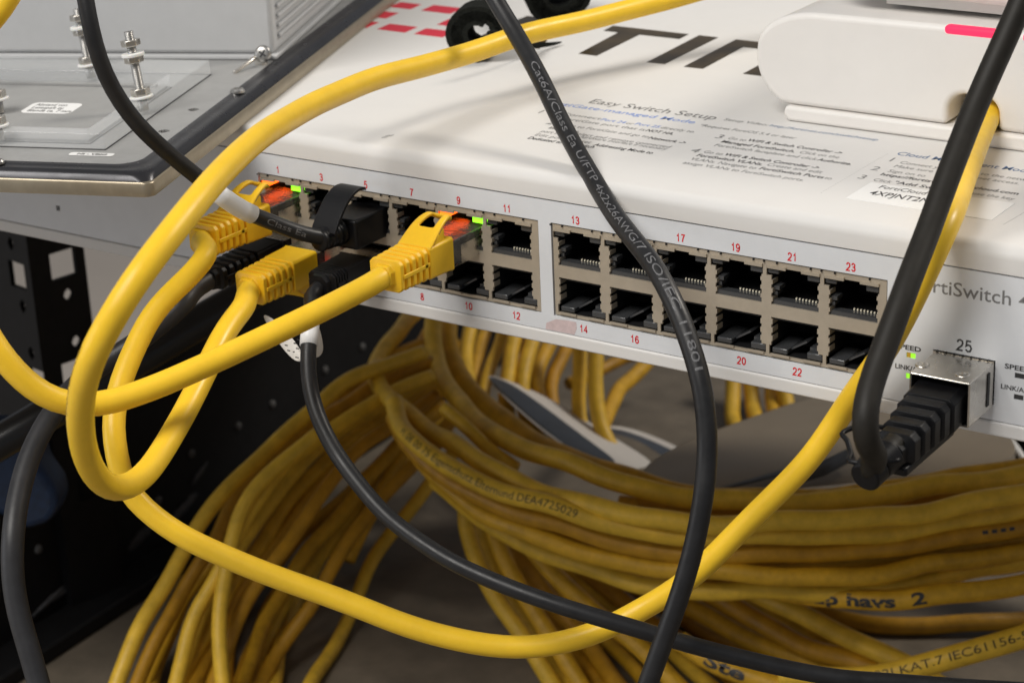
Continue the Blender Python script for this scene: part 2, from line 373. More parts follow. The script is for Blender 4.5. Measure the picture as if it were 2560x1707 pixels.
# port blocks
def port_mesh(bm, cx, up):
    # hollow black housing behind a shield opening, with contact springs
    def bx(a, b, mi=0): add_box(bm, a, b, None, mi)
    x0, x1 = cx - .53, cx + .63
    if up: za, zb, la, lb = 2.05, 2.72, 2.72, 2.93
    else: za, zb, la, lb = 1.08, 1.75, .87, 1.08
    # tunnel walls, floor, ceiling, back
    for s in (x0 - .06, x1): bx((s, .1, za), (s + .06, 1.6, zb))
    lo, hi = min(za, la), max(zb, lb)
    bx((cx - .7, .1, lo - .05), (cx + .72, 1.6, lo)); bx((cx - .7, .1, hi), (cx + .72, 1.6, hi + .05)); bx((cx - .7, 1.55, lo), (cx + .72, 1.6, hi))
    if up:
        bx((x0, .09, za), (x1, .32, za + .10), 1)                     # ledge
        for k in range(8):
            x = cx - .06 + k * .08
            bx((x, .29, za + .105), (x + .03, .33, za + .145), 2)
        bx((x0, .12, za + .33), (x0 + .16, .4, za + .42), 1); bx((x0, .14, za + .20), (x0 + .1, .4, za + .28), 1)
    else:
        bx((x0, .09, zb - .06), (x1, .3, zb), 0)
        # latch ramp wedge
        M = Matrix.Translation(V((cx - .02, .3, la + .12))) @ Matrix.Rotation(.6, 4, 'Y')
        bx((cx + .3, .3, la + .06), (cx + .55, .8, la + .22), 1)
        add_box(bm, (-.28, -.12, -.015), (.16, .3, .03), Matrix.Translation(V((cx + .12, .35, la + .27))) @ Matrix.Rotation(-.55, 4, 'Y'), 1)
def led_box(cx, x0, x1, z0, z1_, y=.03): 
    bm = bmesh.new(); add_box(bm, (cx + x0, y, z0), (cx + x1, .9, z1_)); return bm
lit = {(0, 'ur'): 'green', (4, 'ur'): 'green', (0, 'ul'): 'orange', (4, 'ul'): 'orange', (1, 'lr'): 'redled', (1, 'll'): 'orange'}
for ci, (a, b, c, d) in enumerate(CAGES):
    bm = bmesh.new(); hs = []
    cols = range(6) if ci == 0 else range(6, 12)
    for k in cols:
        cx = colx(k)
        hs += [(cx - .65, cx + .66, 2.72, 2.93), (cx - .53, cx + .63, 2.05, 2.72), (cx - .53, cx + .63, 1.08, 1.75), (cx - .58, cx + .74, .87, 1.08)]
        # spring fingers nibbling at the sides of the openings
    holes_plate(bm, a, b, c, d, hs, lambda x, y, e: V((x, .035 + e, y)), .05)
    for k in cols:
        cx = colx(k)
        for zz in (2.12, 2.32, 2.52):
            add_box(bm, (cx - .531, .036, zz), (cx - .50, .3, zz + .1)); add_box(bm, (cx + .60, .036, zz + .05), (cx + .631, .3, zz + .14))
        for zz in (1.18, 1.38, 1.58):
            add_box(bm, (cx - .531, .036, zz), (cx - .50, .3, zz + .12)); add_box(bm, (cx + .60, .036, zz - .03), (cx + .631, .3, zz + .09))
        # folded tabs along the top and bottom edges
        add_box(bm, (cx - .62, -.012, 2.90), (cx - .16, .03, 2.97)); add_box(bm, (cx + .22, -.012, 2.90), (cx + .66, .03, 2.97))
        add_box(bm, (cx - .52, -.012, .85), (cx - .06, .03, .90)); add_box(bm, (cx + .28, -.012, .85), (cx + .70, .03, .90))
        for sx in (cx - .72, cx - .4, cx + .42): add_box(bm, (sx, -.004, 3.02), (sx + .035, .034, 3.062), None, 1)
    blk = obj('port_block', bm, [M_['beige'], M_['cavity']], sw)
    for k in cols:
        cx = colx(k)
        bm = bmesh.new(); port_mesh(bm, cx, True); obj('port', bm, [M_['cavity'], M_['greyp'], M_['gold']], blk)
        bm = bmesh.new(); port_mesh(bm, cx, False); obj('port', bm, [M_['cavity'], M_['greyp'], M_['gold']], blk)
        for key, args in (('ul', (-.63, -.36, 2.76, 2.87)), ('ur', (.33, .645, 2.73, 2.88)), ('ll', (-.52, -.14, .90, 1.03)), ('lr', (.34, .72, .90, 1.06))):
            m = lit.get((k, key)); o = obj('led', led_box(cx, *args, y=.06), M_[m or 'greyp'], blk); bevel(o, .025, 2)
# numbers
GLY = {'0': [[(.5, 1), (.15, .85), (.05, .5), (.15, .15), (.5, 0), (.85, .15), (.95, .5), (.85, .85), (.5, 1)]], '1': [[(.15, .72), (.42, .82), (.58, 1), (.58, 0)]],
 '2': [[(.08, .72), (.2, .93), (.5, 1), (.82, .9), (.9, .7), (.75, .45), (.3, .2), (.06, 0), (.94, 0)]], '3': [[(.08, .78), (.25, .96), (.55, 1), (.85, .85), (.8, .6), (.5, .52), (.85, .42), (.93, .2), (.7, .02), (.35, 0), (.06, .2)]],
 '4': [[(.68, 0), (.68, 1), (.04, .3), (.98, .3)]], '5': [[(.88, 1), (.22, 1), (.12, .5), (.4, .64), (.75, .58), (.93, .32), (.75, .04), (.35, 0), (.06, .18)]],
 '6': [[(.88, .8), (.7, .98), (.4, .98), (.12, .75), (.06, .35), (.25, .04), (.6, 0), (.9, .15), (.9, .45), (.65, .6), (.3, .55), (.09, .38)]], '7': [[(.06, 1), (.94, 1), (.55, .5), (.38, 0)]],
 '8': [[(.5, .53), (.18, .68), (.18, .9), (.5, 1), (.82, .9), (.82, .68), (.5, .53), (.1, .36), (.08, .12), (.5, 0), (.92, .12), (.9, .36), (.5, .53)]],
 '9': [[(.12, .2), (.3, .02), (.6, .02), (.88, .25), (.94, .65), (.75, .96), (.4, 1), (.1, .85), (.1, .55), (.35, .4), (.7, .45), (.91, .62)]]}
def stroke_number(name, txt, x, z, h, wd, gap, th, m, parent):
    bm = bmesh.new(); tot = len(txt) * wd + (len(txt) - 1) * gap; X = x - tot / 2
    for ch in txt:
        for line in GLY[ch]:
            pts = [V((X + a * wd, z - h / 2 + b * h)) for a, b in line]; L_, R_ = [], []
            for i, p in enumerate(pts):
                d0 = (p - pts[i - 1]).normalized() if i else None; d1 = (pts[i + 1] - p).normalized() if i < len(pts) - 1 else None
                d0 = d0 or d1; d1 = d1 or d0; n0 = V((-d0.y, d0.x)); n1 = V((-d1.y, d1.x)); n_ = (n0 + n1); n_ = n_.normalized() if n_.length > .1 else n0
                k = th / 2 / max(.45, n_.dot(n0)); L_.append(bm.verts.new((p.x + n_.x * k, -.004, p.y + n_.y * k))); R_.append(bm.verts.new((p.x - n_.x * k, -.004, p.y - n_.y * k)))
            for i in range(len(pts) - 1): bm.faces.new((L_[i], R_[i], R_[i + 1], L_[i + 1]))
        X += wd + gap
    return obj(name, bm, m, parent, recalc=False)
for n in range(1, 25):
    k = (n - 1) // 2; up = n % 2
    x = colx(k) + (0 if up else .14); z = 3.25 if up else .58
    if n in (23,): pass
    stroke_number('port_number', str(n), x, z, (.17), .09, .03, .031, M_['red'], sw)
def ftext(name, s, x, z, size, m, bold=0.0, width=None, align='LEFT'):
    return text_obj(name, s, Matrix.Translation(V((x, -.004, z))) @ Matrix.Rotation(pi / 2, 4, 'X'), m, sw, size=size, bold=bold, width=width, align=align)
ftext('model_name', 'FortiSwitch 424E', 8.37, 3.0, .44, M_['inkgrey'], .002, width=3.35)
for gx in (8.38, 10.84):
    ftext('led_caption', 'SPEED', gx, 1.60, .15, M_['ink'], .004, align='CENTER', width=.58)
    ftext('led_caption', 'LINK/ACT', gx + (0 if gx > 9 else .06), 1.13, .15, M_['ink'], .003, align='CENTER', width=.72)
for n, x in zip((25, 26, 27, 28), SFPX): stroke_number('port_number', str(n), x, 1.93, .235, .145, .045, .04, M_['ink'], sw)
for i, (a, b, c, d) in enumerate(led_rects):
    bm = bmesh.new(); add_box(bm, (a + .003, .02, c + .003), (b - .003, .3, d - .003))
    if i < 2: 
        o = obj('status_led', bm, M_['greenlow'], sw)
        bm = bmesh.new()
        if i == 0: add_box(bm, (a + .005, .012, c + .005), (a + .09, .0199, d - .005)); obj('status_led', bm, mat('amber_led_half', (.35, .2, .02), .4, emit=(.35, .2, .02), estr=.5), sw)
        else: bm.free()
    else: obj('status_led', bm, M_['ink'], sw)
# sfp cages
for i, x in enumerate(SFPX):
    bm = bmesh.new()
    a, b, c, d = x - .68, x + .68, .74, 1.70
    holes_plate(bm, a, b, c, d, [(a + .04, b - .04, c + .04, d - .04)], lambda X, Z, e: V((X, -.05 + e, Z)), 1.6)
    for k in range(7): add_box(bm, (a + .08 + k * .19, -.075, d + .002), (a + .105 + k * .19, .0, d + .022), None, 1); 
    for k in range(5): add_box(bm, (b + .002, -.075, c + .08 + k * .18), (b + .022, .0, c + .11 + k * .18), None, 1)
    add_box(bm, (a + .04, 1.4, c + .04), (b - .04, 1.5, d - .04), None, 1)
    obj('sfp_port', bm, [M_['nickel'], M_['cavity']], sw)
# pink smudge under port 14
def blob_on_face(name, pts, y, m, parent):
    bm = bmesh.new(); bm.faces.new([bm.verts.new((x, y, z)) for x, z in pts]); return obj(name, bm, m, parent, recalc=False)
p_ = [onp(1000 + a / 3.336, 480 + b / 3.336, 1, 0) for a, b in ((1215, 1160), (1222, 1090), (1300, 1060), (1400, 1070), (1470, 1085), (1475, 1140), (1455, 1190))]
blob_on_face('smudge', [(v.x, max(v.z, .385)) for v in p_], -.0025, M_['stain'], sw)

# prints on the lid -------------------------------------------------
LZ = 4.2535
def lid_text(bm, s, p0, p1, size, bold=0.0, mi=0, z=LZ):
    a, b = onp(*p0, 2, 4.25), onp(*p1, 2, 4.25); size *= 1.42
    text_obj('text_line', s, Matrix.Translation(V((a.x, a.y - size * .22, z))), [M_['inkgrey'], M_['ink'], M_['inkblue'], M_['inkblue2']][1 if bold > .005 and mi == 0 else mi], st_, size=size, bold=bold * .7, width=(b.x - a.x) if len(s) > 1 else None)
st_ = link(bpy.data.objects.new('setup_text', None)); st_.parent = sw
bm = None
S = .20
lid_text(bm, 'Easy Switch Setup', z14(215, 160), z14(1145, 280), .40, .004)
lid_text(bm, 'FortiGate-managed Mode', z14(-120, 165), z14(965, 325), .27, .004, 2)
lid_text(bm, '1', z14(-170, 235), z14(-150, 238), .3, 0)
lid_text(bm, 'Connect', z14(10, 250), z14(290, 293), S, 0); lid_text(bm, 'Port 24', z14(300, 293), z14(475, 317), S, .004, 2); lid_text(bm, 'or', z14(487, 320), z14(535, 327), S, 0); lid_text(bm, 'Port 25', z14(550, 325), z14(725, 350), S, .004, 2); lid_text(bm, 'directly to', z14(740, 352), z14(975, 387), S, 0)
lid_text(bm, 'a FortiGate port that is', z14(-30, 280), z14(620, 372), S, 0); lid_text(bm, 'NOT HA.', z14(632, 373), z14(830, 402), S, .006)
lid_text(bm, '2', z3(1355, 893), z3(1392, 898), .3, 0)
lid_text(bm, 'Log in to FortiGate and go to', z3(1430, 903), z14(635, 427), S, 0); lid_text(bm, 'Network ->', z14(650, 428), z14(915, 467), S, .006)
lid_text(bm, 'Interfaces.', z3(1370, 930), z3(1590, 962), S, .006); lid_text(bm, 'Select and remove connected', z14(100, 395), z14(825, 487), S, 0)
lid_text(bm, 'port from the hardware interface if necessary', z3(1315, 955), z14(775, 515), S, 0)
lid_text(bm, 'Edit port and set', z3(1270, 980), z3(1680, 1035), S, 0); lid_text(bm, 'Addressing Mode to', z14(250, 478), z14(695, 535), S, .006)
lid_text(bm, 'Dedicated to FortiSwitch', z3(1220, 1003), z3(1700, 1070), S, .006)
lid_text(bm, 'Setup Video:', z14(1205, 292), z14(1525, 335), S, 0); lid_text(bm, 'http://fortinet.com/switchsetup', z14(1540, 337), z14(2330, 445), S, 0, 3)
lid_text(bm, '*Requires FortiOS 5.4 or later', z14(1025, 335), z14(1725, 435), S, 0)
lid_text(bm, '3', z14(1140, 418), z14(1190, 424), .32, 0); lid_text(bm, 'Go to', z14(1235, 430), z14(1365, 447), S, 0); lid_text(bm, 'WiFi & Switch Controller ->', z14(1380, 445), z14(2065, 545), S, .006)
lid_text(bm, 'Managed FortiSwitch.', z14(1185, 455), z14(1725, 530), S, .006); lid_text(bm, 'Click on the', z14(1760, 533), z14(2045, 575), S, 0)
lid_text(bm, 'FortiSwitch faceplate and click', z14(1135, 481), z14(1880, 588), S, 0); lid_text(bm, 'Authorize.', z14(1895, 588), z14(2145, 622), S, .006)
lid_text(bm, '4', z14(960, 520), z14(1005, 526), .32, 0); lid_text(bm, 'Go to', z14(1055, 530), z14(1190, 550), S, 0); lid_text(bm, 'WiFi & Switch Controller ->', z14(1210, 550), z14(1905, 648), S, .006)
lid_text(bm, 'FortiSwitch VLANs.', z14(1005, 555), z14(1490, 622), S, .006); lid_text(bm, 'Create and edit', z14(1520, 625), z14(1920, 685), S, 0)
lid_text(bm, 'VLANs. Navigate to', z14(960, 582), z14(1445, 650), S, 0); lid_text(bm, 'FortiSwitch Ports', z14(1465, 652), z14(1930, 722), S, .006); lid_text(bm, 'to', z14(1945, 722), z14(1995, 730), S, 0)
lid_text(bm, 'assign VLANs to FortiSwitch ports.', z14(905, 610), z14(1790, 742), S, 0)
lid_text(bm, 'Cloud Management Mode', z4(1465, 1040), z4(2380, 1165), .27, .004, 3)
lid_text(bm, '1', z4(1400, 1080), z4(1425, 1084), .3, 0); lid_text(bm, 'Connect your device to the network', z4(1485, 1100), z4(2440, 1225), S, 0)
lid_text(bm, 'Make sure it has internet access.', z4(1445, 1125), z4(2295, 1240), S, 0)
lid_text(bm, '2', z4(1290, 1140), z4(1345, 1148), .3, 0); lid_text(bm, 'Sign on to', z4(1405, 1157), z4(1655, 1192), S, 0)
lid_text(bm, 'https://fortiswitch.forticloud.com', z4(1355, 1180), z4(2285, 1312), S, .007)
lid_text(bm, '3', z4(1200, 1197), z4(1258, 1205), .3, 0); lid_text(bm, 'Click', z4(1305, 1217), z4(1425, 1235), S, 0); lid_text(bm, '"Add Switch"', z4(1445, 1235), z4(1850, 1290), S, .007); lid_text(bm, 'and use the key', z4(1870, 1293), z4(2255, 1350), S, 0)
for (p0, p1) in ((z4(1400, 1040), z4(940, 1310)), (z4(2420, 1380), z4(2180, 1520))):
    a, b = onp(*p0, 2, 4.25), onp(*p1, 2, 4.25)
    bm = bmesh.new()
    for k in range(30):
        q_ = a.lerp(b, k / 30); add_box(bm, (q_.x, q_.y - .025, 4.2505), (q_.x + .012, q_.y, LZ))
    obj('dotted_line', bm, M_['inkgrey'], st_, recalc=False)
# licence label
bm = bmesh.new(); c4 = [onp(*z4(*p), 2, 4.25) for p in ((1270, 1243), (2290, 1370), (2090, 1490), (1130, 1340))]
x0_, x1_ = (c4[0].x + c4[3].x) / 2, (c4[1].x + c4[2].x) / 2; y0_, y1_ = (c4[2].y + c4[3].y) / 2, (c4[0].y + c4[1].y) / 2
add_box(bm, (x0_, y0_, 4.2503), (x1_, y1_, 4.262)); lb = obj('key_label', bm, M_['label'], sw)
bm = bmesh.new(); a, b = onp(*z4(1345, 1268), 2, 4.25), onp(*z4(1660, 1310), 2, 4.25)
text_bm(bm, 'FortiCloud Key', Matrix.Translation(V((a.x, a.y - .08, 4.266))), .34, 0, width=(b.x - a.x) * 1.45)
a, b = onp(*z4(1283, 1308), 2, 4.25), onp(*z4(1650, 1357), 2, 4.25)
text_bm(bm, '4XPJNT2N7K', Matrix.Translation(V((a.x, a.y - .1, 4.266))), .42, .004, width=(b.x - a.x) * 1.4)
obj('key_text', bm, M_['ink'], lb, recalc=False)
# big brand lettering, partly hidden
def flat_poly(bm, pts, z0=4.2503, z1_=4.256):
    A_ = [bm.verts.new((x, y, z1_)) for x, y in pts]; bm.faces.new(A_)
    B_ = [bm.verts.new((x, y, z0)) for x, y in pts]
    for i in range(len(pts)): bm.faces.new((A_[i], B_[i], B_[(i + 1) % len(pts)], A_[(i + 1) % len(pts)]))
for pts in ([(-6.99, 12.58), (-7.07, 13.24), (-4.52, 13.24), (-4.47, 12.62), (-5.78, 12.6), (-5.60, 9.98), (-6.20, 9.98), (-6.49, 12.58)],
            [(-3.97, 9.95), (-4.19, 13.25), (-3.56, 13.25), (-3.41, 9.97)],
            [(-2.81, 9.95), (-2.99, 13.25), (-1.2, 13.25), (-.6, 12.6), (-.45, 9.97), (-1.0, 9.97), (-1.1, 12.2), (-1.4, 12.55), (-2.38, 12.55), (-2.22, 9.97)],
            [(-9.9, 9.97), (-10.1, 13.25), (-8.1, 13.25), (-7.6, 12.7), (-7.6, 11.8), (-8.0, 11.3), (-7.5, 9.97), (-8.15, 9.97), (-8.6, 11.2), (-9.3, 11.2), (-9.25, 9.97)]):
    bm = bmesh.new(); flat_poly(bm, pts); obj('brand_letter', bm, M_['logo'], sw, recalc=False)
for x0, x1, y0, y1 in ((-14.75, -13.95, 12.52, 13.2), (-13.55, -12.45, 12.52, 13.3), (-12.08, -11.25, 12.52, 13.25), (-14.9, -13.9, 11.2, 11.96), (-12.0, -11.1, 11.2, 11.96), (-14.6, -13.7, 9.97, 10.7), (-13.3, -12.27, 9.97, 10.7), (-11.93, -10.9, 9.95, 10.68)):
    bm = bmesh.new(); flat_poly(bm, [(x0 + .04, y0), (x0 - .04, y1), (x1 - .04, y1), (x1 + .04, y0)]); obj('brand_block', bm, M_['pinkred'], sw, recalc=False)
bm = bmesh.new()
for (x, y, r) in ((-6.07, .88, .09), (-6.0, 1.02, .05), (-1.2, 2.1, .03)):
    bm.faces.new([bm.verts.new((x + r * (1 + .3 * sin(a * 3)) * cos(a * pi / 6) * .7, y + r * sin(a * pi / 6) * 2, 4.2525)) for a in range(12)])
obj('scuff_mark', bm, mat('grey_scuff', (.45, .44, .43), .5), sw, recalc=False)

# ------------------------------------------------------------------ access points lying on the switch
def prism(outline, y0, y1):
    bm = bmesh.new(); A_ = [bm.verts.new((x, y0, z)) for x, z in outline]; B_ = [bm.verts.new((x, y1, z)) for x, z in outline]
    bm.faces.new(A_); bm.faces.new(B_[::-1])
    for i in range(len(A_)): bm.faces.new((A_[i], B_[i], B_[(i + 1) % len(A_)], A_[(i + 1) % len(A_)]))
    return bm
def arc(cx, cz, rx, rz, a0, a1, n=10): return [(cx + rx * cos(math.radians(a0 + (a1 - a0) * i / n)), cz + rz * sin(math.radians(a0 + (a1 - a0) * i / n))) for i in range(n + 1)]
ap = thing('access_point', 'white wireless access point with a pink lit bar, lying flat on the switch lid', 'access point', (10, 14, 4.26))
NX0, NX1 = 6.32, 7.58
outl = arc(2.5, 5.8, 1.28, 1.28, 250, 180) + arc(2.9, 6.0, 1.66, .98, 180, 90) + [(21, 7.12)] + [(21, 4.64)] + [(NX1, 4.64)] + arc(NX1 - .42, 5.0, .42, .42, 0, 90, 8) + arc(NX0 + .42, 5.0, .42, .42, 90, 180, 8) + [(NX0, 4.64)]
outl[0] = (2.35, 4.64)
bm = prism(outl, 6.5, 21.5); o = obj('housing', bm, M_['ap'], ap); bevel(o, .14, 5, 50)
bm = prism([(2.2, 4.26)] + [(21.1, 4.26), (21.1, 4.63), (2.1, 4.63), (2.05, 4.4)], 6.38, 21.6); o = obj('base_plate', bm, M_['ap'], ap); bevel(o, .08, 3, 50)
bm = bmesh.new(); add_box(bm, (NX0 - .1, 8.2, 4.64), (NX1 + .1, 8.3, 5.5)); obj('socket_recess', bm, mat('recess_grey', (.25, .22, .18), .5), ap)
bm = bmesh.new(); add_cyl(bm, (6.62, 7.3, 4.64), (6.62, 7.3, 5.0), .14); obj('locking_screw', bm, M_['nickel'], ap)
# light bar on the front top edge
a, b = onp(*z4(1785, 150), 1, 6.5), onp(*z4(2160, 185), 1, 6.5)
bm = bmesh.new(); add_box(bm, (a.x, 6.47, 6.80), (b.x + .03, 6.75, 7.03)); o = obj('light_bar', bm, M_['pinkled'], ap); bevel(o, .1, 4)
bm = bmesh.new(); add_box(bm, (b.x + .55, 6.47, 6.80), (b.x + 2.2, 6.75, 7.03)); o = obj('light_bar', bm, M_['pinkled'], ap); bevel(o, .1, 4)
ap2 = thing('access_point', 'second white access point stacked on top, only its lower front edge in the picture', 'access point', (11, 15, 7.2))
bm = prism([(3.6, 7.42), (21.5, 7.42), (21.5, 10.2), (3.2, 10.2), (2.7, 9.0), (2.9, 7.8)], 7.0, 22); o = obj('housing', bm, M_['ap'], ap2); bevel(o, .3, 4, 30)
bm = bmesh.new(); add_box(bm, (4.2, 7.6, 7.125), (21, 21.5, 7.42)); o = obj('base_plate', bm, M_['ap'], ap2)

# ------------------------------------------------------------------ demo board (left)
TO = V((-7.88, -5.61, 4.27)); tu = V((-.35, .937, 0)).normalized(); tv = V((-.937, -.35, 0)).normalized()
TM = Matrix(((tv.x, tu.x, 0, TO.x), (tv.y, tu.y, 0, TO.y), (0, 0, 1, TO.z), (0, 0, 0, 1)))   # local x = left, y = back, z = up
TI = TM.inverted()
def tl(px, py, h):   # picture point on board plane h above its bottom -> local
    return TI @ onp(px, py, 2, TO.z + h)
board = thing('demo_board', 'grey metal demonstration board with dark chrome rim overhanging the left end of the switch', 'board', TO)
def rounded_rect(x0, x1, y0, y1, r, n=6):
    pts = []
    for cx, cy, a in ((x1 - r, y1 - r, 0), (x0 + r, y1 - r, 90), (x0 + r, y0 + r, 180), (x1 - r, y0 + r, 270)):
        for i in range(n + 1): t = math.radians(a + 90 * i / n); pts.append((cx + r * cos(t), cy + r * sin(t)))
    return pts
BW, BL = 24, 34
bm = bmesh.new(); rings = []
for ins, h in ((0, 0), (0, .30), (.03, .34)):
    rings.append([bm.verts.new(TM @ V((x, y, h))) for x, y in rounded_rect(ins, BW - ins, ins, BL - ins, .25 - ins / 2)])
for a_, b_ in zip(rings, rings[1:]):
    for i in range(len(a_)): bm.faces.new((a_[i], a_[(i + 1) % len(a_)], b_[(i + 1) % len(a_)], b_[i]))
bm.faces.new(rings[0][::-1]); bm.faces.new(rings[-1]); o = obj('edge_trim', bm, M_['brass'], board, smooth=True); o.data.set_sharp_from_angle(angle=math.radians(50))
bm = bmesh.new(); rings = []
for ins, h, rr in ((.06, .335, .3), (.10, .46, .45), (.22, .55, .55), (.34, .53, .6), (.46, .56, .6), (.56, .60, .6), (.64, .57, .6)):
    rings.append([bm.verts.new(TM @ V((x, y, h))) for x, y in rounded_rect(ins, BW - ins, ins, BL - ins, rr)])
for a_, b_ in zip(rings, rings[1:]):
    for i in range(len(a_)): bm.faces.new((a_[i], a_[(i + 1) % len(a_)], b_[(i + 1) % len(a_)], b_[i]))
obj('chrome_rim', bm, M_['chrome'], board, smooth=True)
# plate with a rectangular slot and open screw holes
s0 = tl(*z1(1000, 1200), .58)
bm = bmesh.new(); hs = [(s0.x - .42, s0.x + .34, s0.y - .17, s0.y + .17)]
for p in ((1405, 797), (1190, 953)):
    h_ = tl(*z1(*p), .58)
    for k in (.35, .72, .94): hh = sqrt(1 - k * k); hs.append((h_.x - .15 * k, h_.x + .15 * k, h_.y - .15 * hh, h_.y + .15 * hh))
holes_plate(bm, .6, BW - .6, .6, BL - .6, hs, lambda x, y, e: TM @ V((x, y, .58 - e)), .14)
obj('top_plate', bm, M_['plate'], board)
bm = bmesh.new(); add_box(bm, (s0.x - .4, s0.y - .15, .36), (s0.x + .3, s0.y + .10, .37), TM); obj('slot_floor', bm, mat('slot_brown', (.18, .14, .1), .7), board)
def pan_screw(p, parent, r=.2, h=.58):
    q_ = tl(*z1(*p), h); bm = bmesh.new(); add_lathe(bm, TM @ V((q_.x, q_.y, h)), (0, 0, 1), [(0, r), (.05, r * .96), (.09, r * .7), (.1, r * .45), (.06, r * .4), (.05, .01)], 20)
    add_box(bm, (q_.x - r * .4, q_.y - .02, h + .09), (q_.x + r * .4, q_.y + .02, h + .105), TM); add_box(bm, (q_.x - .02, q_.y - r * .4, h + .09), (q_.x + .02, q_.y + r * .4, h + .106), TM)
    return obj('screw', bm, M_['steel'], parent, smooth=False)
pan_screw((1725, 668), board); pan_screw((-10, 1185), board, .15)
# warning strip
a, b = tl(*z1(500, 1135), .585), tl(*z1(830, 1110), .585)
def strip(x0, x1, y0, y1, h, m, name, parent, r=.06):
    bm = bmesh.new(); A_ = [bm.verts.new(TM @ V((x, y, h))) for x, y in rounded_rect(x0, x1, y0, y1, r)]; B_ = [bm.verts.new(TM @ V((x, y, h - .006))) for x, y in rounded_rect(x0, x1, y0, y1, r)]
    bm.faces.new(A_)
    for i in range(len(A_)): bm.faces.new((A_[i], B_[i], B_[(i + 1) % len(A_)], A_[(i + 1) % len(A_)]))
    return obj(name, bm, m, parent)
cx_, cy_ = (a.x + b.x) / 2, (a.y + b.y) / 2
ws = strip(cx_ - .56, cx_ + .56, cy_ - .12, cy_ + .12, .592, M_['label'], 'strip_label', board, .08)
def board_text(bm, s, x, y, h, size, width, bold=0.0):   # text reads along -x (towards the right of the picture)
    Rm = TM @ Matrix.Translation(V((x, y, h))) @ Matrix.Rotation(pi, 4, 'Z') @ Matrix.Scale(1, 4)
    # rotate 180 about z makes x run right in the picture; the top of the letters must point away
    Rm = TM @ Matrix.Translation(V((x, y, h))) @ Matrix(((-1, 0, 0, 0), (0, 1, 0, 0), (0, 0, 1, 0), (0, 0, 0, 1)))
    text_bm(bm, s, Rm, size, bold, 'LEFT', width)
bm = bmesh.new(); board_text(bm, 'NI - VBIG', cx_ + .36, cy_ - .06, .5965, .16, .75, .008); obj('label_text', bm, M_['inkgrey'], ws, recalc=False)
# acrylic window block
f0 = tl(*z1(765, 1090), .58); fb = tl(*z1(1540, 545), .58)
AX0 = f0.x; AY0 = f0.y; AY1 = fb.y; AX1 = AX0 + 8.2; AH = .98
i0 = tl(*z1(640, 930), AH); i1 = tl(*z1(1200, 530), AH)
acr = thing('acrylic_cover', 'clear acrylic frame with bolts in its corners lying on the grey demonstration board', 'acrylic cover', TM @ V((AX0 + 4, AY0 + 3, .58)))
bm = bmesh.new(); holes_plate(bm, AX0, AX1, AY0, AY1, [(i0.x + .0, AX1 - .9, i0.y, i1.y)], lambda x, y, e: TM @ V((x, y, AH - e)), .395)
o = obj('frame', bm, M_['acrylic'], acr); bevel(o, .03, 2)
for nm_, (xa_, xb_, ya_, yb_), h_ in (('gasket', (AX0 - .02, AX1, AY0 - .02, AY1 + .02), .5815), ('window_gasket', (i0.x - .02, AX1 - .88, i0.y - .02, i1.y + .03), .5825)):  # thin dark outline strips around the acrylic foot and its window
    bm = bmesh.new(); holes_plate(bm, xa_, xb_, ya_, yb_, [(xa_ + .035, xb_ - .035, ya_ + .035, yb_ - .035)], lambda x, y, e: TM @ V((x, y, h_ + .012 - e)), .012); obj(nm_, bm, M_['ink'], acr)
bm = bmesh.new(); add_box(bm, (i0.x + .06, i0.y + .06, .585), (AX1 - .96, i1.y - .06, .66), TM); obj('inner_plate', bm, M_['tilt'], acr)
bm = bmesh.new(); add_box(bm, (i0.x + .3, i1.y - .35, .665), (AX1 - 1.2, i1.y - .15, .72), TM); obj('back_ledge', bm, M_['plate'], acr)
a, b, c_ = tl(*z1(125, 826), .66), tl(*z1(500, 830), .66), tl(*z1(215, 745), .66)
st = strip(b.x, a.x, b.y, c_.y, .668, M_['label'], 'sticker', acr, .2)
bm = bmesh.new(); xa = a.x - .15; yt = c_.y; hh_ = (c_.y - b.y) / 3.6
for k, (s, w_) in enumerate((('Abstand von', .62), ('Lesespalt zu', .62), ('Blende ca. 7 mm', .86))): board_text(bm, s, xa, yt - hh_ * (k + 1.15), .673, hh_ * 1.1, (a.x - b.x) * w_, .003)
obj('sticker_text', bm, M_['inkgrey'], st, recalc=False)
def bolt(px, py, hgt, label, lean=(0, 0), full=True):
    b0 = TM @ tl(px, py, AH) ; b0 = V((b0.x, b0.y, TO.z + AH)); t = thing('threaded_rod', label, 'threaded rod', b0, 'threaded rods in the acrylic cover')
    ax = V((lean[0], lean[1], 1)).normalized()
    bm = bmesh.new(); R_ = .125; prof = [(-.3, R_)]
    k = 0; h = 0
    while h < hgt: prof += [(h, R_), (h + .025, R_ - .025), (h + .05, R_)]; h += .05
    prof.append((hgt, R_ * .7)); add_lathe(bm, b0, ax, prof, 16); obj('rod', bm, M_['steel'], t, smooth=True)
    def hexn(h, m, r=.25, th=.18, nm='nut', n=6):
        bm = bmesh.new(); add_cyl(bm, b0 + ax * h, b0 + ax * (h + th), r, n=n); o = obj(nm, bm, m, t); bevel(o, .02, 2)
    hexn(.10, M_['nickel']); hexn(.02, M_['nylon'], .30, .07, 'washer', 24)
    if full: hexn(hgt * .55, M_['nickel'], .25, .15); hexn(hgt * .55 + .155, M_['nylon'], .29, .09, 'washer', 24); hexn(hgt * .80, M_['nickel'], .25, .16)
    return t
bolt(1030 / 2.904, 720 / 2.904, 1.68, 'threaded rod with nuts and white washer right of the thick black cable', (-.13, 0))
bolt(648 / 2.904, 485 / 2.904, 1.55, 'threaded rod mostly hidden behind the thick black cable', (-.13, 0))
bolt(-18 / 2.904, 735 / 2.904, .5, 'nut at the upper left edge of the acrylic cover', (-.1, 0), False)
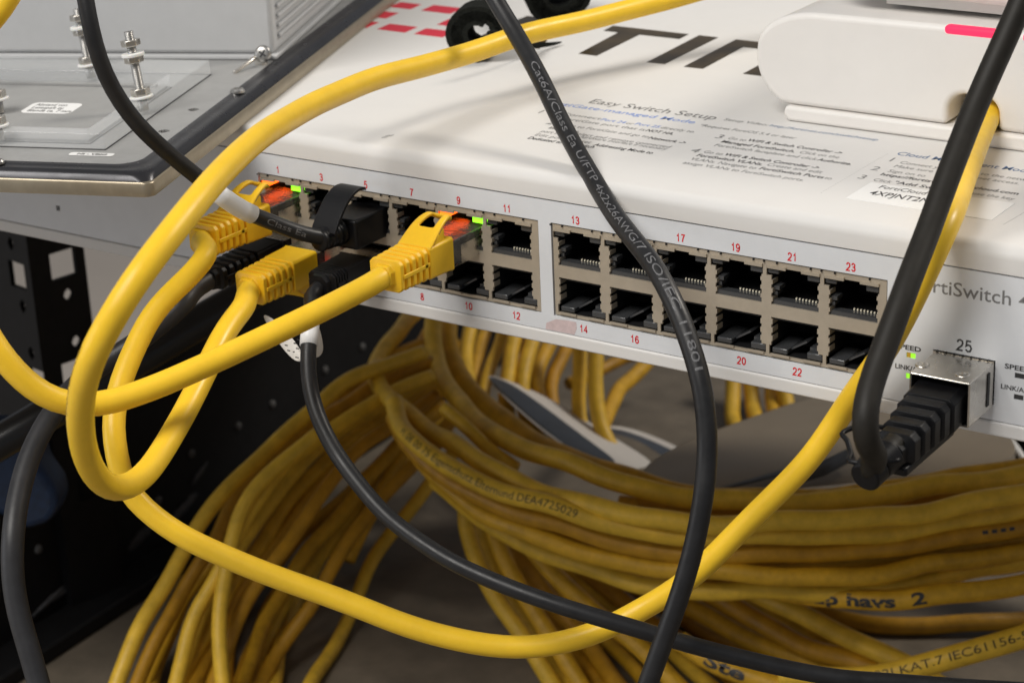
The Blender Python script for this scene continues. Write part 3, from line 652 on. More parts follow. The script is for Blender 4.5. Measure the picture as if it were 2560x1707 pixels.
bolt(-20 / 2.904, 930 / 2.904, .5, 'nut at the lower left edge of the acrylic cover', (-.1, 0), False)
# white enclosure behind
e0 = tl(*z1(1985, 440), .58)
enc = thing('enclosure', 'light grey enclosure with ribbed side standing at the back of the demonstration board', 'enclosure', TM @ V((e0.x + 6, e0.y + 4, .58)))
# its own axes: front edge as seen in the picture
eA, eB = onp(*z1(1985, 440), 2, TO.z + .58), onp(*z1(0, 432), 2, TO.z + .58)
ex = (eB - eA).normalized(); ey = V((ex.y, -ex.x, 0)); ey = -ey if ey.y < 0 else ey
EM = Matrix(((ex.x, ey.x, 0, eA.x), (ex.y, ey.y, 0, eA.y), (0, 0, 1, eA.z), (0, 0, 0, 1)))
bm = bmesh.new(); add_box(bm, (0, .12, .14), (20, 16, 9), EM); o = obj('body', bm, M_['enclosure'], enc); bevel(o, .12, 3)
bm = bmesh.new(); add_box(bm, (-.1, 0, .003), (20.1, 16.1, .135), EM); o = obj('base_flange', bm, M_['enclosure'], enc); bevel(o, .04, 2)
for k in range(14):
    bm = bmesh.new(); zz = .5 + k * .27; add_box(bm, (-.10, .55, zz), (-.002, 15, zz + .12), EM); o = obj('rib', bm, M_['enclosure'], enc); bevel(o, .04, 2)
# hinge screw
hs_ = thing('hinge_screw', 'cross head screw on a small silver bracket at the corner of the enclosure', 'screw', onp(*z1(1910, 460), 2, TO.z + .58))
q0 = onp(*z1(1915, 470), 2, TO.z + .58) + V((.1, -.1, .0)); hd = q0 + V((0, 0, .32)); axv = V((.45, -.85, .28)).normalized()
bm = bmesh.new(); add_lathe(bm, hd, axv, [(-.5, .1), (-.02, .1), (0, .2), (.05, .235), (.1, .2), (.12, .12), (.12, .01)], 24)
obj('head', bm, M_['steel'], hs_, smooth=True)
bm = bmesh.new(); sx = axv.cross(V((0, 0, 1))).normalized(); sy = sx.cross(axv).normalized()
HM = Matrix(((sx.x, sy.x, axv.x, hd.x), (sx.y, sy.y, axv.y, hd.y), (sx.z, sy.z, axv.z, hd.z), (0, 0, 0, 1))) @ Matrix.Rotation(.6, 4, 'Z')
add_box(bm, (-.11, -.025, .10), (.11, .025, .128), HM); add_box(bm, (-.025, -.11, .10), (.025, .11, .129), HM); obj('cross_slot', bm, M_['ink'], hs_)
bm = bmesh.new(); p1_, p2_ = hd + V((-.15, -.02, -.05)), onp(*z1(1700, 530), 2, TO.z + .60)
add_cyl(bm, p1_, p2_, .07, .05, 8); add_box(bm, (-.18, -.1, -.45), (.1, .12, .0), Matrix.Translation(hd + V((-.15, .1, 0)))); o = obj('bracket', bm, M_['nickel'], hs_); bevel(o, .02, 2)

# ------------------------------------------------------------------ patch plugs
def plug_boot(cx, zc, yf, parent, mcol, flip=False, ribs=5, w0=.99, h0=.80, latch=True, tail=3.0, style='yellow', tiltx=0.0, dz=0.0):
    """strain relief boot: box, ribbed tail, latch guard; local frame origin at (cx, 0, zc), y runs out of the port (towards -Y)"""
    s = -1 if flip else 1
    base = Matrix.Translation(V((cx, 0, zc))) @ Matrix(((1, 0, 0, 0), (0, -1, 0, 0), (0, 0, s, 0), (0, 0, 0, 1)))
    sh = Matrix.Identity(4); sh[0][1] = tiltx; sh[2][1] = dz * s
    base = base @ sh
    bm = bmesh.new()
    yb = yf + .88
    def ring(y, hw, lo, hi, ch=.10):
        pts = [(-hw + ch, lo), (hw - ch, lo), (hw, lo + ch), (hw, hi - ch), (hw - ch, hi), (-hw + ch, hi), (-hw, hi - ch), (-hw, lo + ch)]
        return [bm.verts.new(base @ V((x, y, z))) for x, z in pts]
    rs = [ring(yf, w0 / 2 + .03, -h0 / 2 - .03, h0 / 2 + .02, .05), ring(yf + .08, w0 / 2, -h0 / 2 - .02, h0 / 2, .05), ring(yb, w0 / 2 - .01, -h0 / 2, h0 / 2 + .01, .06)]
    L = tail - yb; n = ribs; y = yb
    for k in range(n):
        f = k / (n - 1) if n > 1 else 0
        hw = w0 / 2 - .015 - .03 * f; hh = h0 / 2 - .0 - .02 * f; g = .09
        seg = L / n
        rs += [ring(y + .02, hw - g, -hh + g, hh - g, .05), ring(y + seg * .30, hw - g, -hh + g, hh - g, .05), ring(y + seg * .36, hw, -hh, hh, .09), ring(y + seg * .95, hw, -hh, hh, .09)]
        y += seg
    rs += [ring(tail + .02, .30, -.28, .28, .12), ring(tail + .16, .275, -.27, .27, .14)]
    for a_, b_ in zip(rs, rs[1:]):
        for i in range(8): bm.faces.new((a_[i], a_[(i + 1) % 8], b_[(i + 1) % 8], b_[i]))
    bm.faces.new(rs[0]); bm.faces.new(rs[-1])
    # spine joining the ribs on both sides
    for sx in (-1, 1):
        x_ = sx * (w0 / 2 - .06)
        add_box(bm, (min(x_, x_ + sx * .045), yb, -.06), (max(x_, x_ + sx * .045), tail - .1, .05), base)
    bt = obj('boot', bm, mcol, parent); bevel(bt, .035, 3, 25)
    if latch:
        bm = bmesh.new(); N = 22; K = 8; th = .11
        y0, y1 = yb + .02, yf - .42
        def P_(u, v, k):
            yy = y0 + (y1 - y0) * u; z = h0 / 2 - .02 + .50 * sin(min(u / .80, 1) * pi / 2) ** 1.15 - (.16 * max(0, (u - .80) / .20) ** 1.5)
            hw = (w0 / 2 - .01) * (1 - .40 * u ** 1.4)
            if u > .86: hw *= sqrt(max(.04, 1 - ((u - .86) / .16) ** 2))
            return base @ V((v * hw, yy, z - th * k))
        vv = {}
        def g(i, j, k):
            if (i, j, k) not in vv: vv[i, j, k] = bm.verts.new(P_(i / N, -1 + 2 * j / K, k))
            return vv[i, j, k]
        def solid(i, j):
            if not (0 <= i < N and 0 <= j < K): return False
            u = (i + .5) / N; v = -1 + 2 * (j + .5) / K
            wlim = .58 - .2 * max(0, (u - .65)) / .2
            return not (.42 < u < .86 and abs(v) < wlim)
        for i in range(N):
            for j in range(K):
                if not solid(i, j): continue
                bm.faces.new((g(i, j, 0), g(i + 1, j, 0), g(i + 1, j + 1, 0), g(i, j + 1, 0))); bm.faces.new((g(i, j, 1), g(i, j + 1, 1), g(i + 1, j + 1, 1), g(i + 1, j, 1)))
                for di, dj, a_, b_ in ((-1, 0, (i, j), (i, j + 1)), (1, 0, (i + 1, j), (i + 1, j + 1)), (0, -1, (i, j), (i + 1, j)), (0, 1, (i, j + 1), (i + 1, j + 1))):
                    if not solid(i + di, j + dj): bm.faces.new((g(*a_, 0), g(*b_, 0), g(*b_, 1), g(*a_, 1)))
        # side cheeks filling below the rising strap
        for j in (0, K):
            prev = None
            for i in range(0, 13):
                u = i / N; yy = y0 + (y1 - y0) * u; hw = (w0 / 2 - .01) * (1 - .40 * u ** 1.4) * (-1 if j == 0 else 1)
                c_ = bm.verts.new(base @ V((hw * .98, min(yy, y0), h0 / 2 - .05))); d_ = bm.verts.new(P_(u, -.98 if j == 0 else .98, .95))
                if prev: bm.faces.new((prev[0], c_, d_, prev[1]))
                prev = (c_, d_)
        lt = obj('latch_guard', bm, mcol, bt, smooth=True); 
        m = lt.modifiers.new('sub', 'SUBSURF'); m.levels = m.render_levels = 1
    # clear connector body between the boot and the port
    bm = bmesh.new(); add_box(bm, (-.5, -.55, -.34), (.5, yf + .02, .30), base)
    c = obj('connector', bm, M_['clear'] if style == 'yellow' else M_['blackp'], parent); bevel(c, .03, 2)
    bm = bmesh.new(); add_box(bm, (-.51, -.6, -.352), (.51, yf - .02, -.342), base); add_box(bm, (-.512, -.6, -.352), (-.502, yf - .3, .18), base); add_box(bm, (.502, -.6, -.352), (.512, yf - .3, .12), base)
    obj('shield', bm, M_['nickel'], parent)
    if style == 'yellow':
        bm = bmesh.new(); add_box(bm, (-.40, -.5, -.30), (.42, yf - .05, .10), base); add_box(bm, (-.12, .15, .10), (.42, yf - .05, .24), base); add_box(bm, (-.42, .5, .1), (-.2, .72, .22), base); obj('wire_holder', bm, M_['greyp'], parent)  # dark core added inside the clear plug to hold back the led glow
        bm = bmesh.new()
        for k in range(7): add_box(bm, (-.44 + k * .125, -.2 + .06 * (k % 3), .11), (-.38 + k * .125, yf - .06 - .11 * (k % 2), .245), base)
        for k in range(3): add_box(bm, (-.46, .05 + k * .26, .18), (.44, .11 + k * .26, .262), base)
        obj('wire_guide', bm, M_['cavity'], parent)  # thin dark bars added to break the led glow into stripes
    return bt, base
def cable(name, label, cat, pts, r, m, plug=None, group=None, n=24, end=None, part='jacket', wob=.013):
    path = spline(pts); ph = random.uniform(0, 6); L_ = len(path)
    for i, p in enumerate(path):       # slight kinks and waves of a handled cable
        a = wob * min(1, i / 14, (L_ - 1 - i) / 14)
        path[i] = p + V((sin(i * .21 + ph) + .6 * sin(i * .47 + ph * 2), .5 * sin(i * .17 + ph), sin(i * .26 + ph * 1.7) + .5 * sin(i * .53 + ph))) * a
    t = thing(name, label, cat, path[0], group)
    j = tube(part, path, r, m, t, n); return t, path, j
def s_at(path, px, py):
    best = None; s = 0
    for i, p in enumerate(path):
        if i: s += (p - path[i - 1]).length
        v = (MX.transposed() @ (p - CP)); x = 1280 + F * v.x / -v.z; y = 853.5 - F * v.y / -v.z; d = (x - px) ** 2 + (y - py) ** 2
        if best is None or d < best[0]: best = (d, s)
    return best[1]
UP = lambda L: [U(*p) for p in L]
RY = .272
# plug C (port 9)
zc = 2.30
def plugpos(x, z, y): return V((x, -y, z))
cC = [plugpos(-3.31, 2.30, 2.6), plugpos(-3.31, 2.30, 3.1), plugpos(-3.32, 2.26, 3.45)] + UP([(848, 752, 50.0), (689, 833, 49.2), (517, 912, 48.4), (379, 970, 47.9), (248, 1009, 47.5), (169, 1011, 47.2), (103, 985, 47), (34, 928, 46.7), (-40, 820, 46.5), (-110, 600, 46.5), (-120, 300, 47), (-60, 90, 47.5), (2, 28, 47.5), (40, -45, 47.5)])
tC, pC, _ = cable('patch_cable', 'yellow patch cable plugged into port 9, running left across the other cables', 'patch cable', cC, RY, M_['yellow'])
plug_boot(-3.31, 2.30, 1.0, tC, M_['boot'])
# plug A (port 1) - lower yellow run up to the access point
cA = [plugpos(-8.91, 2.30, 2.6), plugpos(-8.91, 2.30, 3.1)] + UP([(523, 630, 52.3), (487, 678, 52), (435, 725, 51.6), (381, 785, 51.3), (332, 884, 50.8), (304, 953, 50.5), (285, 1039, 50.2), (284, 1100, 50), (300, 1180, 50), (318, 1225, 50), (362, 1272, 50), (444, 1333, 50), (550, 1385, 50), (667, 1433, 50), (790, 1478, 50), (897, 1518, 50), (1020, 1564, 50), (1144, 1597, 50), (1220, 1612, 50), (1297, 1617, 50), (1412, 1602, 50), (1505, 1575, 50), (1604, 1526, 50), (1692, 1473, 49.7), (1749, 1425, 49.4), (1854, 1320, 49), (1950, 1224, 48.6), (2028, 1140, 48.2), (2085, 1060, 48), (2146, 972, 47.0), (2208, 885, 46.2), (2257, 800, 45.5), (2297, 720, 45.0), (2330, 650, 44.8), (2365, 570, 45.0), (2395, 490, 46.6), (2427, 405, 48.6), (2456, 335, 50.5)]) + [onp(2474, 292, 1, 6.7), onp(2500, 262, 1, 7.8)]
tA, pA, _ = cable('patch_cable', 'long yellow patch cable sagging below the switch and rising to the white access point', 'patch cable', cA, .262, M_['yellow'])
plug_boot(-8.91, 2.30, 1.0, tA, M_['boot'])
# plug B (port 4) - big arc
cB = [plugpos(-7.51, 1.27, 2.6), plugpos(-7.51, 1.27, 3.1)] + UP([(618, 762, 52.4), (588, 795, 51.8), (545, 862, 51), (500, 950, 50.3), (465, 1022, 49.6), (430, 1085, 48.8), (392, 1146, 48), (350, 1198, 47), (306, 1224, 46.2), (262, 1212, 45.4), (226, 1165, 44.6), (206, 1105, 43.8), (200, 1040, 43), (206, 970, 42.3), (228, 895, 41.7), (268, 815, 41.4), (330, 715, 41.4), (400, 620, 41.8), (470, 530, 42.6), (545, 440, 44), (635, 355, 46), (740, 285, 48.5), (860, 228, 50.8), (1000, 180, 53), (1150, 140, 55), (1290, 95, 56.5), (1450, 55, 57.8), (1620, 12, 59), (1800, -35, 60), (2050, -110, 61)])
tB, pB, _ = cable('patch_cable', 'yellow patch cable from port 4 that loops forward and arcs over the switch lid', 'patch cable', cB, .275, M_['yellow'])
plug_boot(-7.51, 1.27, 1.0, tB, M_['boot'], flip=True)
tube_text('cable_print', 'S/FTP CAT 6A 4x2x26AWG LSZH', pB, s_at(pB, 620, 370) - 9, .275, M_['printdark'], tB, .13, ang=1.32)

# ------------------------------------------------------------------ black cables
# K1: black cable to port 5 with white sleeve
k1 = UP([(205, -60, 48), (213, 0, 48), (226, 69, 48), (246, 150, 48.2), (280, 225, 48.5), (325, 290, 48.8), (382, 350, 49.3), (448, 405, 49.9), (510, 453, 50.5), (560, 493, 51), (607, 528, 51.5), (658, 548, 52), (710, 569, 52.4), (779, 592, 52.8), (828, 594, 53.1)]) + [plugpos(-6.11, 2.38, 1.9), plugpos(-6.11, 2.38, 1.4)]
tK1, pK1, _ = cable('network_cable', 'black network cable with white sleeve curving down to port 5', 'network cable', k1, .19, M_['black'])
def sub_path(path, a, b):
    S = [0]
    for i in range(1, len(path)): S.append(S[-1] + (path[i] - path[i - 1]).length)
    return [p for p, s in zip(path, S) if a <= s <= b]
def plen(path): return sum((path[i] - path[i - 1]).length for i in range(1, len(path)))
sa, sb = s_at(pK1, 528, 468), s_at(pK1, 640, 540)
tube('white_sleeve', sub_path(pK1, sa, sb), .225, M_['sleeve'], tK1, 28)
tube_text('cable_print', 'Class Ea', pK1, s_at(pK1, 650, 543), .19, M_['print'], tK1, .2, width=1.15)
def black_plug5():
    bm = bmesh.new(); b = Matrix.Translation(V((-6.11, 0, 2.38)))
    add_box(bm, (-.5, -1.15, -.42), (.52, .4, .34), b); o = obj('plug_body', bm, M_['blackp'], tK1); bevel(o, .07, 3)
    path = [V((-6.11, -1.1 - .03 * k, 2.38)) for k in range(0, 30)]
    tube('boot', path, lambda f: .30 - .06 * f + (.03 if int(f * 7) % 2 == 0 else 0), M_['blackp'], tK1, 20)
    # broad latch strap arching forward
    bm = bmesh.new(); N = 16; pts = []
    for i in range(N + 1):
        u = i / N; y = -1.75 + 1.35 * u; z = 2.55 + .85 * sin(u * pi * .62) ** .9; pts.append((y, z))
    for i in range(N):
        (y0, z0), (y1, z1_) = pts[i], pts[i + 1]; h0_ = .37 - .03 * i / N; 
        for k in (0,):
            v_ = [(-h0_, y0, z0), (h0_, y0, z0), (h0_, y1, z1_), (-h0_, y1, z1_)]; v2 = [(x, y + .03, z - .09) for x, y, z in v_]
            A_ = [bm.verts.new(V(q_) + V((-6.13, 0, 0))) for q_ in v_]; B_ = [bm.verts.new(V(q_) + V((-6.13, 0, 0))) for q_ in v2]
            bm.faces.new(A_); bm.faces.new(B_[::-1]); bm.faces.new((A_[1], A_[2], B_[2], B_[1])); bm.faces.new((A_[3], A_[0], B_[0], B_[3]))
            if i in (0,): bm.faces.new((A_[0], A_[1], B_[1], B_[0]))
            if i == N - 1: bm.faces.new((A_[2], A_[3], B_[3], B_[2]))
    bmesh.ops.remove_doubles(bm, verts=bm.verts, dist=1e-4)
    o = obj('latch_strap', bm, M_['blackp'], tK1); bevel(o, .02, 2, 50)
black_plug5()
# K2 : long black printed cable
k2 = UP([(1180, -110, 55), (1238, 0, 54.5), (1290, 85, 54), (1345, 185, 53), (1400, 300, 52), (1465, 420, 50.8), (1525, 520, 49.5), (1590, 605, 48), (1645, 680, 47), (1690, 765, 46.5), (1725, 860, 46.2), (1752, 960, 46), (1766, 1060, 46), (1768, 1160, 46), (1757, 1265, 46), (1735, 1370, 46.2), (1705, 1470, 46.4), (1670, 1570, 46.6), (1630, 1680, 46.8), (1590, 1790, 47)])
tK2, pK2, _ = cable('network_cable', 'black network cable with grey printed lettering hanging down the middle of the picture', 'network cable', k2, .22, M_['black'])
tube_text('cable_print', 'Cat6A/Class Ea U/FTP 4x2x26AWG/7 ISO/IEC 11801', pK2, s_at(pK2, 1355, 150), .22, M_['print'], tK2, .25, ang=.15, width=plen(pK2) * 0 + (s_at(pK2, 1745, 935) - s_at(pK2, 1355, 150)))
# K3 : thick black cable from the transceiver, and its plug
k3 = [V((9.62, -3.3, .98)), V((9.55, -3.9, .80)), V((9.46, -4.35, .66))] + UP([(2196, 1138, 43.3), (2178, 1128, 42.7), (2165, 1095, 42.3), (2163, 1040, 42.2), (2176, 975, 42.5), (2211, 872, 42.8), (2240, 790, 43), (2269, 706, 43.3), (2321, 572, 43.9), (2364, 452, 44.3), (2425, 300, 44.8), (2480, 175, 45), (2516, 95, 45), (2556, 0, 45), (2610, -140, 45)])
tK3, pK3, _ = cable('network_cable', 'thick black network cable rising from the silver transceiver to the upper right corner', 'network cable', k3, .26, M_['brownblack'])
bm = bmesh.new()
def ring3(y, hw, hh, x, z, ch=.12):
    pts = [(-hw + ch, -hh), (hw - ch, -hh), (hw, -hh + ch), (hw, hh - ch), (hw - ch, hh), (-hw + ch, hh), (-hw, hh - ch), (-hw, -hh + ch)]
    return [bm.verts.new((x + a, y, z + b)) for a, b in pts]
rs = []
def cz(y): return 1.12 + (y + 1) * .13
def cx3(y): return 9.64 + (y + 1) * .01
for y, hw, hh in ((-.3, .60, .43), (-1.75, .57, .41)): rs.append(ring3(y, hw, hh, cx3(y), cz(y)))
y = -1.78
for k in range(4):
    hw = .53 - .035 * k; hh = .40 - .02 * k
    rs += [ring3(y, hw - .05, hh - .05, cx3(y), cz(y)), ring3(y - .07, hw - .05, hh - .05, cx3(y), cz(y)), ring3(y - .09, hw, hh, cx3(y), cz(y)), ring3(y - .36, hw, hh, cx3(y), cz(y))]
    y -= .39
rs += [ring3(y - .05, .30, .28, cx3(y), cz(y)), ring3(y - .25, .28, .27, cx3(y), cz(y))]
for a_, b_ in zip(rs, rs[1:]):
    for i in range(8): bm.faces.new((a_[i], a_[(i + 1) % 8], b_[(i + 1) % 8], b_[i]))
bm.faces.new(rs[0]); bm.faces.new(rs[-1]); o = obj('boot', bm, M_['blackp'], tK3); bevel(o, .045, 3, 25)
# bend relief collar and the underside latch
bm = bmesh.new(); 
for k, (p0, p1, r_) in enumerate(((V((9.6, -3.55, .84)), V((9.52, -4.0, .74)), .36), (V((9.5, -4.02, .73)), V((9.46, -4.4, .62)), .35))): add_cyl(bm, p0, p1, r_, r_ - .03, 24)
o = obj('strain_relief', bm, M_['blackp'], tK3); bevel(o, .05, 3, 30)
bm = bmesh.new(); add_box(bm, (9.2, -3.6, .42), (10.0, -1.2, .62)); o = obj('latch_lever', bm, M_['blackp'], tK3); bevel(o, .06, 3)
# bail wire hook at the tail
hook = spline([U(2218, 1070, 44.5), U(2160, 1062, 44.5), U(2118, 1074, 44.4), U(2097, 1086, 44.3), U(2116, 1092, 44.2), U(2122, 1118, 44), U(2130, 1140, 43.8), U(2118, 1150, 43.6), U(2180, 1160, 43.4), U(2250, 1150, 43.4)], .08)
tube('release_hook', hook, .055, M_['blackp'], tK3, 10)
tr = thing('transceiver', 'silver metal copper transceiver plugged into port 25 with a black plug inside', 'transceiver', (9.64, 0, 1.2))
bm = bmesh.new(); a, b, c, d = 9.0, 10.34, .69, 1.69
holes_plate(bm, a, b, c, d, [(a + .05, b - .05, c + .05, d - .05)], lambda X, Z, e: V((X, -1.33 + e, Z)), 1.27)
o = obj('shell', bm, M_['nickel'], tr); bevel(o, .03, 2)
bm = bmesh.new(); add_box(bm, (b + .001, -.42, c + .14), (b + .02, -.30, d - .12)); obj('side_slot', bm, M_['cavity'], tr)
for x_, y_ in ((9.08, -.85), (10.02, -.95)):
    bm = bmesh.new(); add_lathe(bm, (x_, y_, d - .005), (0, 0, 1), [(0, .16), (.025, .15), (.03, .10), (.01, .09), (.05, .05), (.06, .01)], 20); obj('rivet', bm, M_['nickel'], tr, smooth=True)  # discs here are rivets on the shell
bm = bmesh.new(); add_cyl(bm, (10.0, -1.42, .62), (10.0, -1.15, .66), .09, n=12); obj('bail_pin', bm, M_['nickel'], tr, smooth=True)

# K4: thin black cable with tag, from port 6 down to the lower right
k4 = [plugpos(-6.11, 1.27, 1.8), plugpos(-6.12, 1.25, 2.1), plugpos(-6.16, 1.0, 2.45)] + UP([(782, 755, 52.6), (778, 790, 52.2), (773, 835, 52), (769, 890, 51.8), (771, 950, 51.5), (795, 1040, 51), (835, 1120, 50.6), (893, 1205, 50.2), (960, 1285, 49.8), (1045, 1350, 49.3), (1140, 1410, 48.8), (1260, 1462, 48.4), (1385, 1508, 48.1), (1520, 1552, 48), (1660, 1592, 48), (1800, 1630, 48), (1950, 1665, 48), (2120, 1695, 48), (2330, 1712, 48), (2640, 1730, 48)])
tK4, pK4, _ = cable('network_cable', 'thin black network cable with a white paper flag, sagging to the lower right corner', 'network cable', k4, .19, M_['black'])
plug_boot(-6.11, 1.27, .6, tK4, M_['blackp'], flip=True, latch=False, tail=1.95, w0=.9, h0=.66, style='black')
sa, sb = s_at(pK4, 778, 790), s_at(pK4, 769, 862)
tube('white_sleeve', sub_path(pK4, sa, sb), .215, M_['sleeve'], tK4, 24)
def sheet(name, grid, m, parent, thick=.02, mats=None, sub=True):
    bm = bmesh.new(); vv = [[bm.verts.new(p) for p in row] for row in grid]
    for i in range(len(vv) - 1):
        for j in range(len(vv[0]) - 1): bm.faces.new((vv[i][j], vv[i + 1][j], vv[i + 1][j + 1], vv[i][j + 1]))
    o = obj(name, bm, m, parent, smooth=True)
    if thick: s = o.modifiers.new('thick', 'SOLIDIFY'); s.thickness = thick; s.offset = 0
    if sub: s = o.modifiers.new('sub', 'SUBSURF'); s.levels = s.render_levels = 2
    return o
fl = sheet('paper_flag', [UP([(648, 775, 53.2), (690, 800, 53)]), UP([(668, 815, 53), (725, 835, 52.7)]), UP([(700, 868, 52.8), (752, 870, 52.5)]), UP([(742, 912, 52.6), (765, 900, 52.4)])], M_['paper'], tK4, .012)
sheet('paper_flag', [UP([(775, 815, 52.3), (795, 800, 52.4)]), UP([(780, 860, 52.3), (808, 850, 52.5)]), UP([(782, 905, 52.3), (812, 885, 52.6)])], M_['paper'], tK4, .012)
bm = bmesh.new(); random.seed(3)
for i in range(5):
    for j in range(4):
        q_ = U(700 + j * 14 + i * 6, 838 + i * 13 + j * 4, 52.45); e1 = (U(710, 842, 52.5) - U(700, 838, 52.5)).normalized(); e2 = V((0, 0, 1))
        if random.random() < .85:
            L_ = .05 + .05 * random.random(); bm.faces.new([bm.verts.new(q_ + e1 * a + e2 * b) for a, b in ((0, 0), (L_, .02), (L_, .05), (0, .03))])
obj('flag_writing', bm, M_['ink'], fl, recalc=False)

# K5: black cable from port 2, dropping to the lower left corner
k5 = [plugpos(-8.9, 1.27, 2.4), plugpos(-8.9, 1.25, 3.0), plugpos(-8.95, 1.15, 3.6)] + UP([(470, 752, 53), (420, 792, 53), (350, 850, 53), (270, 900, 53), (200, 955, 52.6), (148, 1010, 52), (105, 1075, 51.5), (72, 1150, 51), (48, 1240, 50.5), (33, 1330, 50), (30, 1430, 50), (45, 1530, 50), (75, 1630, 50), (105, 1740, 50)])
tK5, pK5, _ = cable('network_cable', 'scuffed thick black network cable curving down to the lower left corner', 'network cable', k5, .26, mat('scuffed_black_jacket', (.024, .024, .026), .45, bump=.15, bscale=10, noise=.3, nscale=1.5))
plug_boot(-8.9, 1.27, .6, tK5, M_['blackp'], flip=True, latch=False, tail=2.8, w0=.86, h0=.6, style='black')
# thick black tube behind
kt = UP([(1000, 520, 66), (820, 620, 66), (620, 735, 65.5), (470, 822, 65), (340, 900, 64.5), (200, 985, 64), (60, 1070, 63.5), (-150, 1190, 63)])
o = tube('power_cord', spline(kt), .52, mat('glossy_black_rubber', (.012, .012, .013), .28), None, 28); tag(o, 'very thick glossy black power cord running behind the yellow patch plugs', 'power cord')

# ------------------------------------------------------------------ hook-and-loop straps on the lid
def strap(label, cx, cy, R0, R1, width, ang, tail, turns=2.6):
    t = thing('cable_strap', label, 'cable strap', (cx, cy, 4.25))
    ax = V((cos(ang), sin(ang), 0)); e = V((-sin(ang), cos(ang), 0))
    n = 130; bm = bmesh.new(); pr = None
    for i in range(n + 1):
        f = i / n; a = -pi / 2 - f * 2 * pi * turns; r = R1 - .13 * f * turns
        w_ = .27 * (R1 / .8)
        c = V((cx, cy, 4.26 + R1 + w_ * 0)); ring_ = []
        for rr, ww in ((r, -width / 2), (r, width / 2), (r - w_, width / 2), (r - w_, -width / 2)):
            jit = random.uniform(-.012, .012)
            ring_.append(bm.verts.new(c + (e * cos(a) * 1.15 + V((0, 0, 1)) * sin(a)) * (rr + jit) + ax * ww))
        if pr:
            for k in range(4): bm.faces.new((pr[k], pr[(k + 1) % 4], ring_[(k + 1) % 4], ring_[k]))
        else: bm.faces.new(ring_)
        pr = ring_
    bm.faces.new(pr); obj('rolled_tape', bm, M_['velcro'], t, smooth=True).data.set_sharp_from_angle(angle=math.radians(50))
    if tail:
        g_ = []
        for (px, py, h) in tail:
            q_ = onp(px, py, 2, h); g_.append([q_ - V((.0, width * .42, 0)), q_ + V((0, width * .42, 0))])
        sheet('tape_tail', g_, M_['velcro'], t, .13)
    return t
strap('rolled black hook and loop strap lying on the red logo, crossed by the yellow cable', -8.35, 8.35, .78, .82, .95, math.radians(-66), [(1215, 75, 5.6), (1290, 105, 5.0), (1345, 118, 4.4), (1405, 108, 4.34)])
strap('rolled black hook and loop strap at the top edge behind the yellow cable', -8.9, 13.1, .85, .92, 1.4, math.radians(-50), None)

